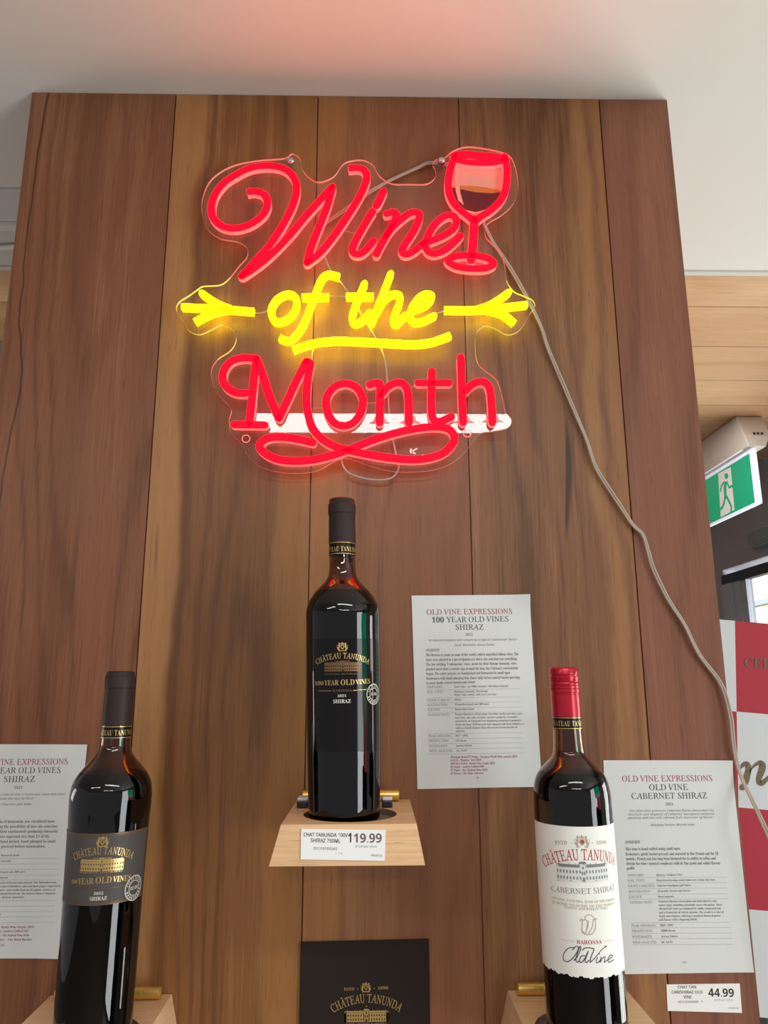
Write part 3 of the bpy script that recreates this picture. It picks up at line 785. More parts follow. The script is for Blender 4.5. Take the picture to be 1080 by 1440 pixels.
g.build('script_lettering', M['ink_dark'], lb)

# ------------------------------------------------------------------ tasting sheets on the column
class Sheet:
    """a sheet of paper on the wall plane given by its corners (TL, TR, BR, BL) in metres"""
    def __init__(s, name, c, label, curl=(0, 0, 0, 0)):
        c = [Vector((p[0], p[1] + ZC)) for p in c]
        mid = sum(c, Vector((0, 0))) / 4
        s.root = None; nu, nv = 12, 18; g = G(); F, Bk = [], []
        for j in range(nv + 1):
            for i in range(nu + 1):
                u, v = i / nu, j / nv
                p = (c[0] * (1 - u) + c[1] * u) * (1 - v) + (c[3] * (1 - u) + c[2] * u) * v
                lift = 0
                for kk, (cu, cv) in enumerate(((0, 0), (1, 0), (1, 1), (0, 1))):
                    d = max(0, 1 - (abs(u - cu) * 3.2 + abs(v - cv) * 7)); lift += curl[kk] * d * d
                F.append((p.x, -0.0012 - lift, p.y)); Bk.append((p.x, -0.0008 - lift, p.y))
        W = nu + 1; m = len(F)
        fs = [(j * W + i, (j + 1) * W + i, (j + 1) * W + i + 1, j * W + i + 1) for j in range(nv) for i in range(nu)]
        g.add(F + Bk, fs + [tuple(m + a for a in reversed(f)) for f in fs])
        per = [i for i in range(W)] + [j * W + nu for j in range(1, nv + 1)] + [nv * W + i for i in reversed(range(nu))] + [j * W for j in reversed(range(1, nv))]
        g.f += [(per[i], per[(i + 1) % len(per)], m + per[(i + 1) % len(per)], m + per[i]) for i in range(len(per))]; g.m += [0] * len(per)
        s.o = g.build(name, M['paper'], smooth=True)
        tag(s.o, label, 'paper sheet', 'wine tasting sheets on the column')

SH = PlaneY(-0.0012)
def block_text(q, o, name, m, lines, cap, style='serif', thin=-0.016):
    g = G()
    for t, x0, y0, x1, y1 in lines: q.text(g, t, x0, y0, x1, y1, cap, style=style, thin=thin, off=0.0003)
    return g.build(name, m, o)
def rules(q, o, lines, wd=0.0003):
    g = G()
    for x0, y0, x1, y1 in lines: g.ribbon(SH, [q(x0, y0), q(x1, y1)], wd, 0.0003)
    return g.build('table_rule', M['ink_pale'], o)
def fan(ts, x0, y, dy, rights, slope=-6):         # evenly spaced lines that share a left margin
    return [(t, x0 + i * .9, y + i * dy, r, y + i * dy + slope) for i, (t, r) in enumerate(zip(ts, rights))]

# sheet of the middle bottle
s1 = Sheet('tasting_sheet', [(0.0511, 0.1051), (0.1949, 0.1061), (0.1996, -0.1158), (0.0555, -0.1178)], 'white tasting sheet headed 100 YEAR OLD VINES SHIRAZ, right of the middle bottle', (0, .006, .003, 0)).o
q = Px(SH, 570, 830, 4.965)
block_text(q, s1, 'red_heading', M['ink_red'], [('OLD VINE EXPRESSIONS', 150, 171, 746, 164)], 35, 'roman')
block_text(q, s1, 'dark_heading', M['ink_dark'], [('100 YEAR OLD VINES', 187, 226, 720, 218), ('SHIRAZ', 352, 277, 547, 275)], 36, 'roman')
block_text(q, s1, 'vintage_text', M['ink_grey'], [('2022', 420, 319, 471, 318)], 18)
block_text(q, s1, 'quote_text', M['ink_body'], [('\u201cAn absolute elegance with complexity of typical \u2018Centenarian\u2019 Shiraz\u201d', 155, 357, 783, 350), ('- Senior Winemaker, Jeremy Ottawa', 332, 391, 623, 386)], 15, 'sansit', -0.01)
block_text(q, s1, 'overview_text', M['ink_body'], [('OVERVIEW', 144, 429, 240, 428)] + fan(
    ['The Barossa is home to some of the world\u2019s oldest ungrafted Shiraz vines. The', 'vines were planted in a pre-irrigation era where site selection was everything.', 'The low-yielding \u2018Centenarian\u2019 vines, noted for their flavour intensity, were',
     'planted more than a century ago around the time the Ch\u00e2teau\u2019s construction', 'began. The select parcels are handpicked and fermented in small open', 'fermenters with hand plunging four times daily before careful basket pressing', 'to most gently extract tannin and colour.'],
    143, 462, 32.5, [790, 782, 777, 786, 732, 800, 492], -8), 19)
L_ = ['VINEYARD', 'SOIL TYPES', 'GRAPE VARIETY', 'MATURATION', 'COLOUR', 'TASTING NOTE', 'PEAK DRINKING', 'PRODUCTION', 'WINEMAKER', 'WINE ANALYSIS']
Y_ = [684, 719, 776, 809, 843, 879, 1026, 1060, 1096, 1131]; W_ = [108, 112, 160, 142, 84, 150, 163, 138, 130, 162]
block_text(q, s1, 'table_heading', M['ink_grey'], [(t, 150 + (y - 684) * .035, y, 150 + (y - 684) * .035 + w_, y - 2) for t, y, w_ in zip(L_, Y_, W_)], 15, 'roman')
block_text(q, s1, 'table_text', M['ink_body'], [('Eden Valley - pre 1900, Greenock - Old Shiraz Vineyard', 342, 680, 718, 674), ('Bimineau, Greenock, Marananga', 342, 714, 575, 710), ('Eden Vale, sandy soils over red clay', 342, 736, 636, 732), ('Shiraz', 344, 770, 390, 769),
    ('18 months French oak (40% new)', 344, 803, 585, 800), ('Intense deep crimson', 348, 837, 480, 835)] + fan(['Intense blackberry, black plum, chocolate, mocha and anise spice', 'and violet, spice oak, aromatic, savoury complexity of complex', 'enriched by an integrated oak displaying exceptional complexity.',
    'Firm and long. Well layered and supports oak fruit richness as', 'well as a finish elegance that will reward several decades of', 'cellaring.'], 348, 872, 24, [818, 785, 812, 828, 783, 416]) +
    [('2027 - 2042', 350, 1022, 438, 1020), ('222 dozen', 352, 1057, 427, 1055), ('Jeremy Ottawa', 354, 1092, 466, 1089), ('Alc. 15.0%', 356, 1127, 432, 1124)], 13)
rules(q, s1, [(150 + (y - 690) * .02, y + 2, 800 + (y - 690) * .055, y - 6) for y in (694, 750, 784, 821, 854, 1000, 1036, 1071, 1106, 1142)])
block_text(q, s1, 'award_text', M['ink_red'], [(t, 316, 1172 + i * 23, r, 1168 + i * 23) for i, (t, r) in enumerate((('Platinum Medal 97 Points - Decanter World Wine Awards 2024', 782), ('GOLD - Mundus Vini 2024', 530), ('DOUBLE GOLD - Berlin Wine Trophy 2024', 625), ('95 Points - Andrew Caillard MW', 552), ('97 Points - New Zealand Wine Orbit', 574), ('95 Points - The Wine Advocate', 545)))], 15)
block_text(q, s1, 'page_number', M['ink_grey'], [('- 8 -', 487, 1317, 525, 1316)], 13)

# sheet of the right bottle
s2 = Sheet('tasting_sheet', [(0.2727, -0.0871), (0.4230, -0.0878), (0.4243, -0.3108), (0.2668, -0.3116)], 'white tasting sheet headed OLD VINE CABERNET SHIRAZ, partly behind the red-capped bottle', (0, .004, .001, 0)).o
q = Px(SH, 840, 1060, 4.645)
block_text(q, s2, 'red_heading', M['ink_red'], [('OLD VINE EXPRESSIONS', 163, 182, 751, 178)], 37, 'roman')
block_text(q, s2, 'dark_heading', M['ink_dark'], [('OLD VINE', 340, 238, 592, 236), ('CABERNET SHIRAZ', 224, 295, 719, 291)], 37, 'roman')
block_text(q, s2, 'vintage_text', M['ink_grey'], [('2024', 446, 338, 496, 337)], 18)
block_text(q, s2, 'quote_text', M['ink_body'], [('\u201cOur first ultra premium Cabernet Shiraz showcases the', 203, 380, 760, 375), ('structure and elegance of Cabernet Sauvignon balanced', 201, 403, 765, 398), ('perfectly with the rich, vibrant fruit character of Shiraz.\u201d', 199, 426, 768, 421), ('- Managing Director, Michelle Geber', 339, 472, 638, 468)], 14, 'sansit', -0.01)
block_text(q, s2, 'overview_text', M['ink_body'], [('OVERVIEW', 184, 587, 280, 586)] + [(t, x, y, r, y - 4) for t, x, y, r in (('This wine is hand crafted using small open', 184, 631, 540), ('fermenters, gently basket pressed, and matured in fine French oak for 18', 186, 664, 790),
    ('months. French oak has long been favoured for its ability to refine and', 188, 695, 774), ('elevate the wine\u2019s natural complexity with its fine grain and subtle flavour', 190, 726, 804), ('profile.', 193, 758, 247))], 19)
L_[2] = 'GRAPE VARIETIES'
Y_ = [801, 836, 871, 907, 943, 979, 1130, 1165, 1202, 1240]; W_ = [106, 113, 170, 140, 84, 148, 162, 138, 130, 155]
block_text(q, s2, 'table_heading', M['ink_grey'], [(t, 196 + (y - 801) * .08, y, 196 + (y - 801) * .08 + w_, y - 2) for t, y, w_ in zip(L_, Y_, W_)], 15, 'roman')
block_text(q, s2, 'table_text', M['ink_body'], [('Barossa - Pohlners View', 386, 798, 556, 795), ('Deep iron dressing sandy loam over a deep clay base.', 386, 832, 772, 828), ('Cabernet Sauvignon and Shiraz', 389, 867, 612, 864), ('18 months French oak barrels', 393, 903, 608, 899), ('Deep magenta', 396, 939, 502, 937)] +
    fan(['Generous flavours of red plum and dark cherries take', 'centre stage, unfolding gracefully across the palate. These', 'vibrant fruit notes are balanced by subtle, integrated oak', 'and a framework of velvety tannins. The result is a wine of', 'depth and elegance, offering a seamless fusion of power', 'and finesse with a lingering finish.'], 399, 970, 24, [780, 816, 808, 826, 806, 652], -3) +
    [('2026 - 2032', 410, 1127, 495, 1125), ('2000 dozen', 416, 1162, 510, 1160), ('Jeremy Ottawa', 418, 1199, 526, 1197), ('Alc. 14.5%', 416, 1237, 494, 1235)], 13)
rules(q, s2, [(196 + (y - 801) * .08, y, 840 + (y - 801) * .1, y - 4) for y in (809, 845, 880, 918, 950, 1104, 1138, 1174, 1209, 1248)])
block_text(q, s2, 'page_number', M['ink_grey'], [('- 15 -', 542, 1369, 594, 1368)], 13)

# sheet of the left bottle, running out of frame
s3 = Sheet('tasting_sheet', [(-0.4755, -0.0660), (-0.3255, -0.0668), (-0.3372, -0.2903), (-0.4772, -0.2893)], 'white tasting sheet headed 50 YEAR OLD VINES SHIRAZ, left of the grey-labelled bottle', (0, .002, .002, 0)).o
q = Px(SH, 0, 1030, 4.364)
block_text(q, s3, 'red_heading', M['ink_red'], [('OLD VINE EXPRESSIONS', -136, 201, 415, 195)], 34, 'roman')
block_text(q, s3, 'dark_heading', M['ink_dark'], [('50 YEAR OLD VINES', -100, 252, 371, 248), ('SHIRAZ', 24, 304, 215, 303)], 34, 'roman')
block_text(q, s3, 'vintage_text', M['ink_grey'], [('2023', 84, 346, 136, 345)], 16)
block_text(q, s3, 'quote_text', M['ink_body'], [('\u201cWe are fortunate to have access to such rare vines that have', -195, 388, 400, 384), ('withstood the test of time.\u201d', -60, 413, 218, 410), ('- Proprietor, John Geber', 0, 447, 196, 445)], 13, 'sansit', -0.01)
block_text(q, s3, 'overview_text', M['ink_body'], fan(['The result of a long time of maturation, new viticultural know-', 'ledge, and opening up the possibility of new site selection', 'among some of the oldest continuously producing vineyards', 'in the region. Our vines represent less than 1% of the',
    'crush. Grapes were hand picked, hand plunged in small', 'fermenters, basket pressed before maturation.'], -190, 556, 30.6, [340, 352, 352, 303, 340, 277], -3), 18)
block_text(q, s3, 'table_text', M['ink_body'], [('Greenock - Research Road', -80, 762, 118, 758), ('Sandy loam over clay', -80, 796, 68, 794), ('18 months French oak (30% new)', -80, 864, 156, 860), ('Dense crimson', -60, 897, 48, 895)] +
    fan(['A fine expression of the old vines planted! This full-bodied wine', 'offers intense notes of blackberry, spice and black pepper, supported by', 'hints of licorice, and vanilla bean on the palate, courtesy of', 'its time in matured French oak. The immense finish is framed by', 'mineral, dense tannins.'], -80, 928, 22.5, [347, 374, 340, 341, 152], -3) + [('Jeremy Ottawa', -80, 1122, 6, 1121)], 12)
rules(q, s3, [(-190, y + 1, 366 - (y - 772) * .09, y - 1) for y in (773, 807, 840, 876, 905, 1032, 1066, 1099, 1131, 1166)])
block_text(q, s3, 'award_text', M['ink_red'], [(t, -60, y, r, y - 2) for t, y, r in (('GOLD - Berlin Wine Trophy 2024', 1202, 207), ('95 Points - Andrew Caillard MW', 1226, 177), ('94 Points - New Zealand Wine Orbit', 1252, 178), ('95 Points - The Real Review', 1278, 198))], 13)
block_text(q, s3, 'page_number', M['ink_grey'], [('- 13 -', -12, 1312, 36, 1311)], 13)

# black poster under the middle block
PB = [(-0.0752, -0.2762), (0.0661, -0.2742), (0.0661, -0.4740), (-0.0752, -0.4752)]
g = G(); P4 = [Vector((a, 0, b + ZC)) for a, b in PB]
g.hexa([(PB[3][0], -0.0028, ZC + PB[3][1]), (PB[2][0], -0.0028, ZC + PB[2][1]), (PB[2][0], -0.0008, ZC + PB[2][1]), (PB[3][0], -0.0008, ZC + PB[3][1])],
       [(PB[0][0], -0.0028, ZC + PB[0][1]), (PB[1][0], -0.0028, ZC + PB[1][1]), (PB[1][0], -0.0008, ZC + PB[1][1]), (PB[0][0], -0.0008, ZC + PB[0][1])])
po = tag(g.build('poster', M['poster']), 'black poster with gold crest and lettering below the middle oak block', 'poster')
SP = PlaneY(-0.0028); q = Px(SP, 410, 1310, 5.143)
g = G(); crest(g, SP, q(538, 400), 0.0108, 0.0102, 0.0005, 0, 1)
tarc(g, SP, 'CH\u00c2TEAU TANUNDA', q(302, 588), q(540, 512), q(782, 580), 0.0078)
chateau(g, SP, q(382, 655), q(700, 650), 0.0128, 0.0005)
q.text(g, 'ESTD', 380, 426, 453, 424, 20); q.text(g, '1890', 623, 418, 698, 416, 20)
g.poly(SP, circle(q(477, 413), 0.0006, 10), 0.0005); g.poly(SP, circle(q(598, 410), 0.0006, 10), 0.0005); g.poly(SP, circle(q(541, 540), 0.0006, 10), 0.0005)
q.text(g, 'ICON OF THE BAROSSA', 395, 684, 692, 680, 22)
g.build('gold_lettering', None, po, mats=[M['gold'], M['poster']])

# ------------------------------------------------------------------ price tickets
def ticket(surf_y, pts, label):
    pl = PlaneY(surf_y); c = [pl.uv(*p) for p in pts]; g = G()
    y0, y1 = surf_y - 0.0012, surf_y - 0.0002
    g.hexa([(c[3].x, y0, c[3].y), (c[2].x, y0, c[2].y), (c[2].x, y1, c[2].y), (c[3].x, y1, c[3].y)], [(c[0].x, y0, c[0].y), (c[1].x, y0, c[1].y), (c[1].x, y1, c[1].y), (c[0].x, y1, c[0].y)])
    return tag(g.build('price_ticket', M['ticket']), label, 'price ticket', 'supermarket price tickets'), PlaneY(y0)
t1, pl = ticket(-0.1565, [(423.7, 1165.1), (542.3, 1166.8), (541.2, 1210.3), (422.9, 1208.2)], 'white price ticket reading 119.99 on the front of the middle oak block')
q = Px(pl, 370, 1050, 4.695)
g = G(); q.text(g, 'CHAT TANUNDA 100V', 267, 592, 560, 596, 24, style='sans', thin=0.012, off=.0002); q.text(g, 'SHIRAZ 750ML', 314, 630, 510, 634, 24, style='sans', thin=0.012, off=.0002); q.text(g, '1', 562, 632, 582, 632, 62, style='bold', thin=0.0, off=.0003)
g.build('product_text', M['black'], t1)
g = G(); q.text(g, '19.99', 598, 633, 783, 633, 60, style='bold', thin=0.0, off=.0002)
g.build('price_text', M['ticket_brown'], t1)
g = G(); q.text(g, '9313181003243', 332, 680, 488, 682, 17, style='sans', thin=0.01, off=.0002); q.text(g, '$15.99 per 100mL', 610, 664, 755, 666, 13, style='sans', thin=0.0, off=.0002); q.text(g, '04-09-25', 712, 724, 786, 726, 14, style='sans', thin=0.01, off=.0002); q.text(g, '1  14', 478, 710, 522, 712, 13, style='sans', off=.0002)
g.build('small_print', M['ink_grey'], t1)
t2, pl = ticket(0.0, [(936.6, 1384), (1039.5, 1382.6), (1042.7, 1423.8), (938.4, 1420.9)], 'white price ticket reading 44.99 stuck to the column at lower right')
q = Px(pl, 690, 1340, 2.769)
g = G(); q.text(g, 'CHAT TAN', 728, 138, 800, 138, 11, style='sans', thin=0.012, off=.0002); q.text(g, 'CAB/SHIRAZ OLD', 705, 158, 825, 158, 11, style='sans', thin=0.012, off=.0002); q.text(g, 'VINE', 751, 177, 782, 177, 11, style='sans', thin=0.012, off=.0002)
g.build('product_text', M['black'], t2)
g = G(); q.text(g, '44.99', 848, 170, 948, 171, 32, style='bold', thin=0.0, off=.0002)
g.build('price_text', M['black'], t2)
g = G(); q.text(g, '9313181009446', 729, 195, 807, 194, 8, style='sans', thin=0.01, off=.0002); q.text(g, '$5.99 per 100mL', 872, 186, 945, 186, 6, style='sans', off=.0002); q.text(g, '04-09-25', 926, 218, 966, 218, 7, style='sans', off=.0002); q.text(g, '1  4', 806, 192, 826, 192, 7, style='sans', off=.0002)
g.build('small_print', M['ink_grey'], t2)

# ------------------------------------------------------------------ the neon sign
AY0, AY1 = -0.016, -0.0195                        # back and front of the clear sheet
YB, YF = -0.0199, -0.0290                         # base and lit face of the tubes
SF = PlaneY(YF)
sign = thing('neon_sign', 'red and yellow neon sign reading Wine of the Month on clear acrylic', 'neon sign', (0.0, -0.02, ZC + 0.3))

def tube(g, pts, wd=0.0098, round0=True, round1=True, closed=False):
    """a flat-backed silicone tube along pts (u, v): material 0 = lit face, 1 = side"""
    P = [Vector(p) for p in pts]
    if closed: P = P[:]
    n = len(P); st = []
    def tang(i):
        a, b = (P[(i - 1) % n], P[(i + 1) % n]) if closed else (P[max(0, i - 1)], P[min(n - 1, i + 1)])
        return (b - a).normalized()
    if not closed and round0:
        t = tang(0)
        for a in (80, 60, 35): st.append((P[0] - t * (wd / 2 * math.sin(math.radians(a))), t, math.cos(math.radians(a))))
    for i in range(n): st.append((P[i], tang(i), 1.0))
    if not closed and round1:
        t = tang(n - 1)
        for a in (35, 60, 80): st.append((P[-1] + t * (wd / 2 * math.sin(math.radians(a))), t, math.cos(math.radians(a))))
    h = wd / 2; c = 0.0013
    prof = [(-h, YB), (-h, YF + c), (-h + c * .45, YF + c * .3), (-h + c * 1.2, YF), (h - c * 1.2, YF), (h - c * .45, YF + c * .3), (h, YF + c), (h, YB)]
    base = len(g.v); m = len(prof)
    for p, t, k in st:
        nn = Vector((-t.y, t.x))
        for o, y in prof:
            q_ = p - nn * (o * k); g.v.append(Vector((q_.x, y, q_.y)))
    ns = len(st)
    for i in range(ns if closed else ns - 1):
        a, b = base + i * m, base + ((i + 1) % ns) * m
        for j in range(m - 1):
            g.f.append((a + j, a + j + 1, b + j + 1, b + j)); g.m.append(1 if j in (0, m - 2) else 0)
        g.f.append((a + m - 1, a, b, b + m - 1)); g.m.append(2)
    if not closed:
        g.f.append(tuple(base + j for j in reversed(range(m)))); g.m.append(1)
        e = base + (ns - 1) * m
        g.f.append(tuple(e + j for j in range(m))); g.m.append(1)

def letter(name, colour, strokes, wd=0.0098, n=7):
    g = G()
    for stx in strokes:
        q_, pts = stx[0], stx[1]; opt = stx[2] if len(stx) > 2 else {}
        uv = [q_(*p) for p in pts]
        sm = spline(uv, n, opt.get('closed', False)) if len(uv) > 2 and not opt.get('poly') else uv
        tube(g, sm, opt.get('wd', wd), opt.get('r0', True), opt.get('r1', True), opt.get('closed', False))
    o = g.build(name, None, sign, mats=[M['neon_' + colour], M['side_' + colour], M['back_' + colour]])
    bm = bmesh.new(); bm.from_mesh(o.data); bmesh.ops.recalc_face_normals(bm, faces=bm.faces); bm.to_mesh(o.data); bm.free()
    return o

c2 = Px(SF, 270, 200, 4.154); c3 = Px(SF, 500, 200, 4.154); c4 = Px(SF, 240, 370, 4.154); c5 = Px(SF, 490, 370, 4.0); c6 = Px(SF, 290, 480, 4.909); c7 = Px(SF, 490, 480, 4.32)
SQ = {'r0': False, 'r1': False}
letter('letter_tube', 'red', [(c2, [(322, 288), (370, 284), (420, 303), (440, 350), (425, 405), (375, 455), (305, 490), (230, 500), (165, 482), (122, 435), (113, 370), (135, 300), (185, 235), (250, 190), (330, 150), (420, 134), (500, 140), (560, 165), (600, 215), (610, 280), (590, 360), (550, 445), (500, 530), (440, 615), (370, 690), (290, 778)], {'r0': False}),
                              (c2, [(292, 780), (360, 735), (440, 672), (510, 605), (580, 530), (650, 445), (730, 355), (818, 258)]), (c2, [(820, 262), (790, 370), (755, 460), (715, 560), (690, 630), (672, 702)]),
                              (c2, [(672, 702), (740, 650), (800, 582), (860, 500), (920, 410), (975, 320), (1012, 240), (1020, 190), (1000, 155), (960, 146), (914, 150)], {'r1': False})])
letter('letter_tube', 'red', [(c2, [(1055, 402), (1010, 475), (965, 555), (940, 610), (945, 645), (980, 650), (1020, 622), (1058, 575)]), (c3, [(162, 283), (140, 335), (122, 368)], {'wd': 0.0105})])
letter('letter_tube', 'red', [(c3, [(182, 415), (215, 405), (238, 415), (228, 455), (190, 525), (150, 595), (122, 652)]), (c3, [(178, 545), (215, 495), (270, 445), (325, 408), (368, 412), (368, 455), (335, 525), (290, 592), (272, 632), (292, 652), (335, 636), (392, 592)])])
letter('letter_tube', 'red', [(c3, [(395, 588), (450, 570), (520, 540), (572, 502), (590, 458), (570, 425), (525, 428), (470, 470), (428, 535), (410, 595), (425, 635), (465, 648), (520, 628), (568, 590), (612, 545)])])
gl = letter('glass_tube', 'red', [(c3, [(582, 75), (562, 130), (545, 210), (546, 285), (570, 345), (612, 392), (658, 428), (690, 455)]), (c3, [(872, 82), (884, 140), (884, 215), (872, 290), (842, 345), (790, 395), (735, 430), (705, 455)]),
                                  (c3, [(580, 78), (650, 70), (730, 78), (810, 84), (870, 95)], {'wd': .0125}), (c3, [(590, 100), (650, 112), (730, 118), (810, 116), (865, 104)], {'wd': .0088}),
                                  (c3, [(695, 448), (690, 540), (684, 620), (676, 688)], {'wd': 0.0112}), (c3, [(540, 688), (590, 662), (670, 658), (750, 668), (800, 692), (800, 716), (750, 734), (670, 734), (590, 722)], {'closed': True})])
arrow1 = letter('arrow_tube', 'yellow', [(c4, [(182, 172), (225, 203), (285, 238), (345, 260)], {'wd': .0085}), (c4, [(62, 250), (200, 256), (340, 265), (486, 277)], dict(SQ, wd=.0085)), (c4, [(138, 338), (205, 302), (275, 276), (345, 264)], dict(SQ, wd=.0085))])
arrow2 = letter('arrow_tube', 'yellow', [(c5, [(902, 160), (850, 198), (785, 235), (725, 255)], {'wd': .0085}), (c5, [(540, 257), (700, 258), (850, 246), (1008, 227)], dict(SQ, wd=.0085)), (c5, [(780, 258), (850, 274), (895, 300), (936, 333)], dict(SQ, wd=.0085))])
letter('letter_tube', 'yellow', [(c4, [(672, 178), (622, 205), (590, 255), (592, 310), (622, 338), (675, 325), (722, 278), (736, 222), (715, 183)], {'closed': True, 'wd': .0085})])
letter('letter_tube', 'yellow', [(c4, [(985, 74), (918, 60), (880, 92), (850, 162), (820, 240), (785, 330), (742, 405), (692, 448), (636, 432)], dict(SQ, wd=.0085)), (c4, [(766, 193), (924, 191)], dict(SQ, wd=.0085))])
letter('letter_tube', 'yellow', [(c5, [(90, 112), (60, 185), (30, 262), (22, 315), (45, 334), (84, 312), (118, 274)], {'wd': .0085}), (c5, [(-14, 182), (142, 182)], dict(SQ, wd=.0085))])
letter('letter_tube', 'yellow', [(c5, [(238, 56), (200, 155), (162, 250), (132, 332)], {'wd': .0085}), (c5, [(160, 272), (195, 210), (240, 172), (284, 174), (288, 215), (265, 275), (252, 320), (272, 336), (318, 290)], {'wd': .0085})])
letter('letter_tube', 'yellow', [(c5, [(362, 258), (420, 238), (458, 208), (468, 178), (438, 168), (395, 192), (358, 245), (348, 298), (372, 326), (420, 320), (480, 293)], {'wd': .0085})])
letter('swoosh_tube', 'yellow', [(c4, [(712, 503), (780, 478), (860, 458), (960, 448), (1060, 450), (1200, 457), (1350, 466), (1440, 467), (1515, 458), (1580, 438), (1635, 418)], dict(SQ, wd=.0088))])
letter('letter_tube', 'red', [(c6, [(275, 355), (205, 352), (145, 318), (113, 258), (125, 190), (172, 135), (250, 112), (338, 115)]), (c6, [(345, 120), (330, 250), (315, 400), (298, 562)]), (c6, [(192, 572), (404, 575)], {'wd': .0095}),
                              (c6, [(350, 125), (390, 235), (440, 385), (498, 525)]), (c6, [(502, 528), (560, 405), (625, 265), (690, 138)]),
                              (c6, [(695, 140), (718, 152), (702, 250), (692, 390), (705, 510), (740, 605), (800, 672), (880, 720), (960, 745), (1100, 775), (1250, 800), (1400, 814), (1530, 805), (1640, 768), (1705, 700), (1710, 640), (1665, 600), (1580, 588), (1460, 598), (1300, 632), (1150, 680), (960, 755), (850, 790), (740, 815), (620, 825), (505, 815), (415, 778), (370, 730), (388, 688), (445, 662), (540, 660), (640, 675), (735, 697)])])
letter('letter_tube', 'red', [(c6, [(955, 288), (885, 312), (832, 385), (836, 480), (880, 556), (950, 580), (1018, 556), (1066, 490), (1082, 410), (1055, 335), (1010, 300)], {'closed': True})])
letter('letter_tube', 'red', [(c7, [(130, 262), (160, 252), (190, 258), (193, 330), (190, 420), (190, 492)]), (c7, [(200, 322), (240, 275), (290, 250), (335, 258), (360, 305), (366, 400), (368, 492)])])
letter('letter_tube', 'red', [(c7, [(424, 250), (612, 250)], {'wd': .0092}), (c7, [(508, 182), (505, 300), (506, 420), (520, 474), (560, 484), (625, 455)])])
letter('letter_tube', 'red', [(c7, [(684, 98), (688, 230), (692, 370), (698, 490)]), (c7, [(712, 300), (750, 262), (800, 243), (842, 256), (864, 310), (872, 410), (876, 490)])])

# clear sheet with its wavy outline
c1 = Px(PlaneY(AY1), 230, 190, 2.0)
OUTL = [(340, 64), (362, 51), (384, 65), (390, 95), (412, 121), (440, 131), (478, 116), (500, 86), (520, 73), (560, 69), (590, 84), (606, 112), (640, 135), (690, 137), (740, 136), (764, 118), (764, 96), (757, 82), (768, 67), (792, 61), (812, 45), (850, 32), (900, 36), (960, 50), (985, 75), (998, 140), (985, 190), (950, 225), (912, 248), (905, 280), (925, 306), (950, 330), (960, 368), (965, 408), (985, 438), (1012, 451), (1038, 463), (1045, 483), (1030, 503), (1014, 532), (993, 554), (965, 560), (930, 542), (902, 536), (880, 558), (877, 600), (884, 640), (905, 662), (938, 690), (954, 740), (962, 778), (978, 800), (970, 822), (930, 832), (892, 838), (870, 862), (842, 897), (800, 928), (740, 944), (650, 946), (580, 930), (505, 908), (430, 944), (350, 950), (280, 936), (240, 908), (228, 884), (212, 860), (190, 838), (184, 802), (190, 770), (165, 742), (142, 710), (134, 662), (152, 630), (188, 605), (204, 575), (194, 547), (165, 533), (140, 544), (102, 560), (72, 550), (56, 524), (36, 494), (42, 470), (72, 450), (94, 434), (112, 424), (160, 420), (186, 400), (210, 370), (234, 342), (234, 316), (206, 299), (160, 290), (125, 265), (108, 220), (111, 170), (136, 122), (190, 87), (260, 71)]
ol = spline([c1(*p) for p in OUTL], 4, True); n = len(ol)
tri = tessellate_polygon([[Vector((p.x, p.y, 0)) for p in ol]])
g = G(); fr = [(p.x, AY1, p.y) for p in ol]; bk = [(p.x, AY0, p.y) for p in ol]
def ccw(t):
    a, b, c = (ol[i] for i in t); return t if (b - a).cross(c - a) > 0 else (t[0], t[2], t[1])
g.add(fr, [ccw(t) for t in tri], 0); g.add(bk, [tuple(reversed(ccw(t))) for t in tri], 0)
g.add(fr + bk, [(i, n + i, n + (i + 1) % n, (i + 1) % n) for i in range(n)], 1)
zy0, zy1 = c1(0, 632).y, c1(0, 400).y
g.m = [m_ if m_ == 0 else (2 if zy0 < sum(g.v[i].z for i in f_) / 4 < zy1 else 1) for f_, m_ in zip(g.f, g.m)]  # edge glow coloured by height: yellow beside the yellow tubes, red elsewhere
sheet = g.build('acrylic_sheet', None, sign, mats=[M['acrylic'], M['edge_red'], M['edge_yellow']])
SA = PlaneY(AY1)
# screws through the sheet and two open holes
for px, py in ((409, 226.5), (621, 226)):
    c = SA.uv(px, py); g = G()
    g.lathe((c.x, 0.0005, c.y), [(0, .0032), (-AY0 - .0004, .0032), (-AY0, .005), (-AY1, .005), (-AY1 + .002, .0052), (-AY1 + .0035, .0042), (-AY1 + .0042, .0015)], 20, axis='-y')
    g.build('screw', M['steel'], sign, smooth=True)
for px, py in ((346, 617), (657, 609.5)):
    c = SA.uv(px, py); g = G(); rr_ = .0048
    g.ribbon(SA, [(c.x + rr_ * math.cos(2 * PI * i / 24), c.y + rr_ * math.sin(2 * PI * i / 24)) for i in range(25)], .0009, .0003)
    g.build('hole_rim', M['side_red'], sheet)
# faint cut serifs at the feet of the letters in Month
q = Px(SA, 490, 480, 4.32); pinkish = mat('frosted_pink', (214, 150, 158), 0.6)
for x, y in ((190, 500), (375, 500), (700, 497), (877, 492)):
    g = G(); g.poly(SA, [q(*p) for p in ((x - 64, y), (x + 64, y), (x + 60, y - 6), (x + 38, y - 16), (x + 26, y - 44), (x - 26, y - 44), (x - 38, y - 16), (x - 60, y - 6))], .0002)
    g.build('cut_serif', pinkish, sheet)
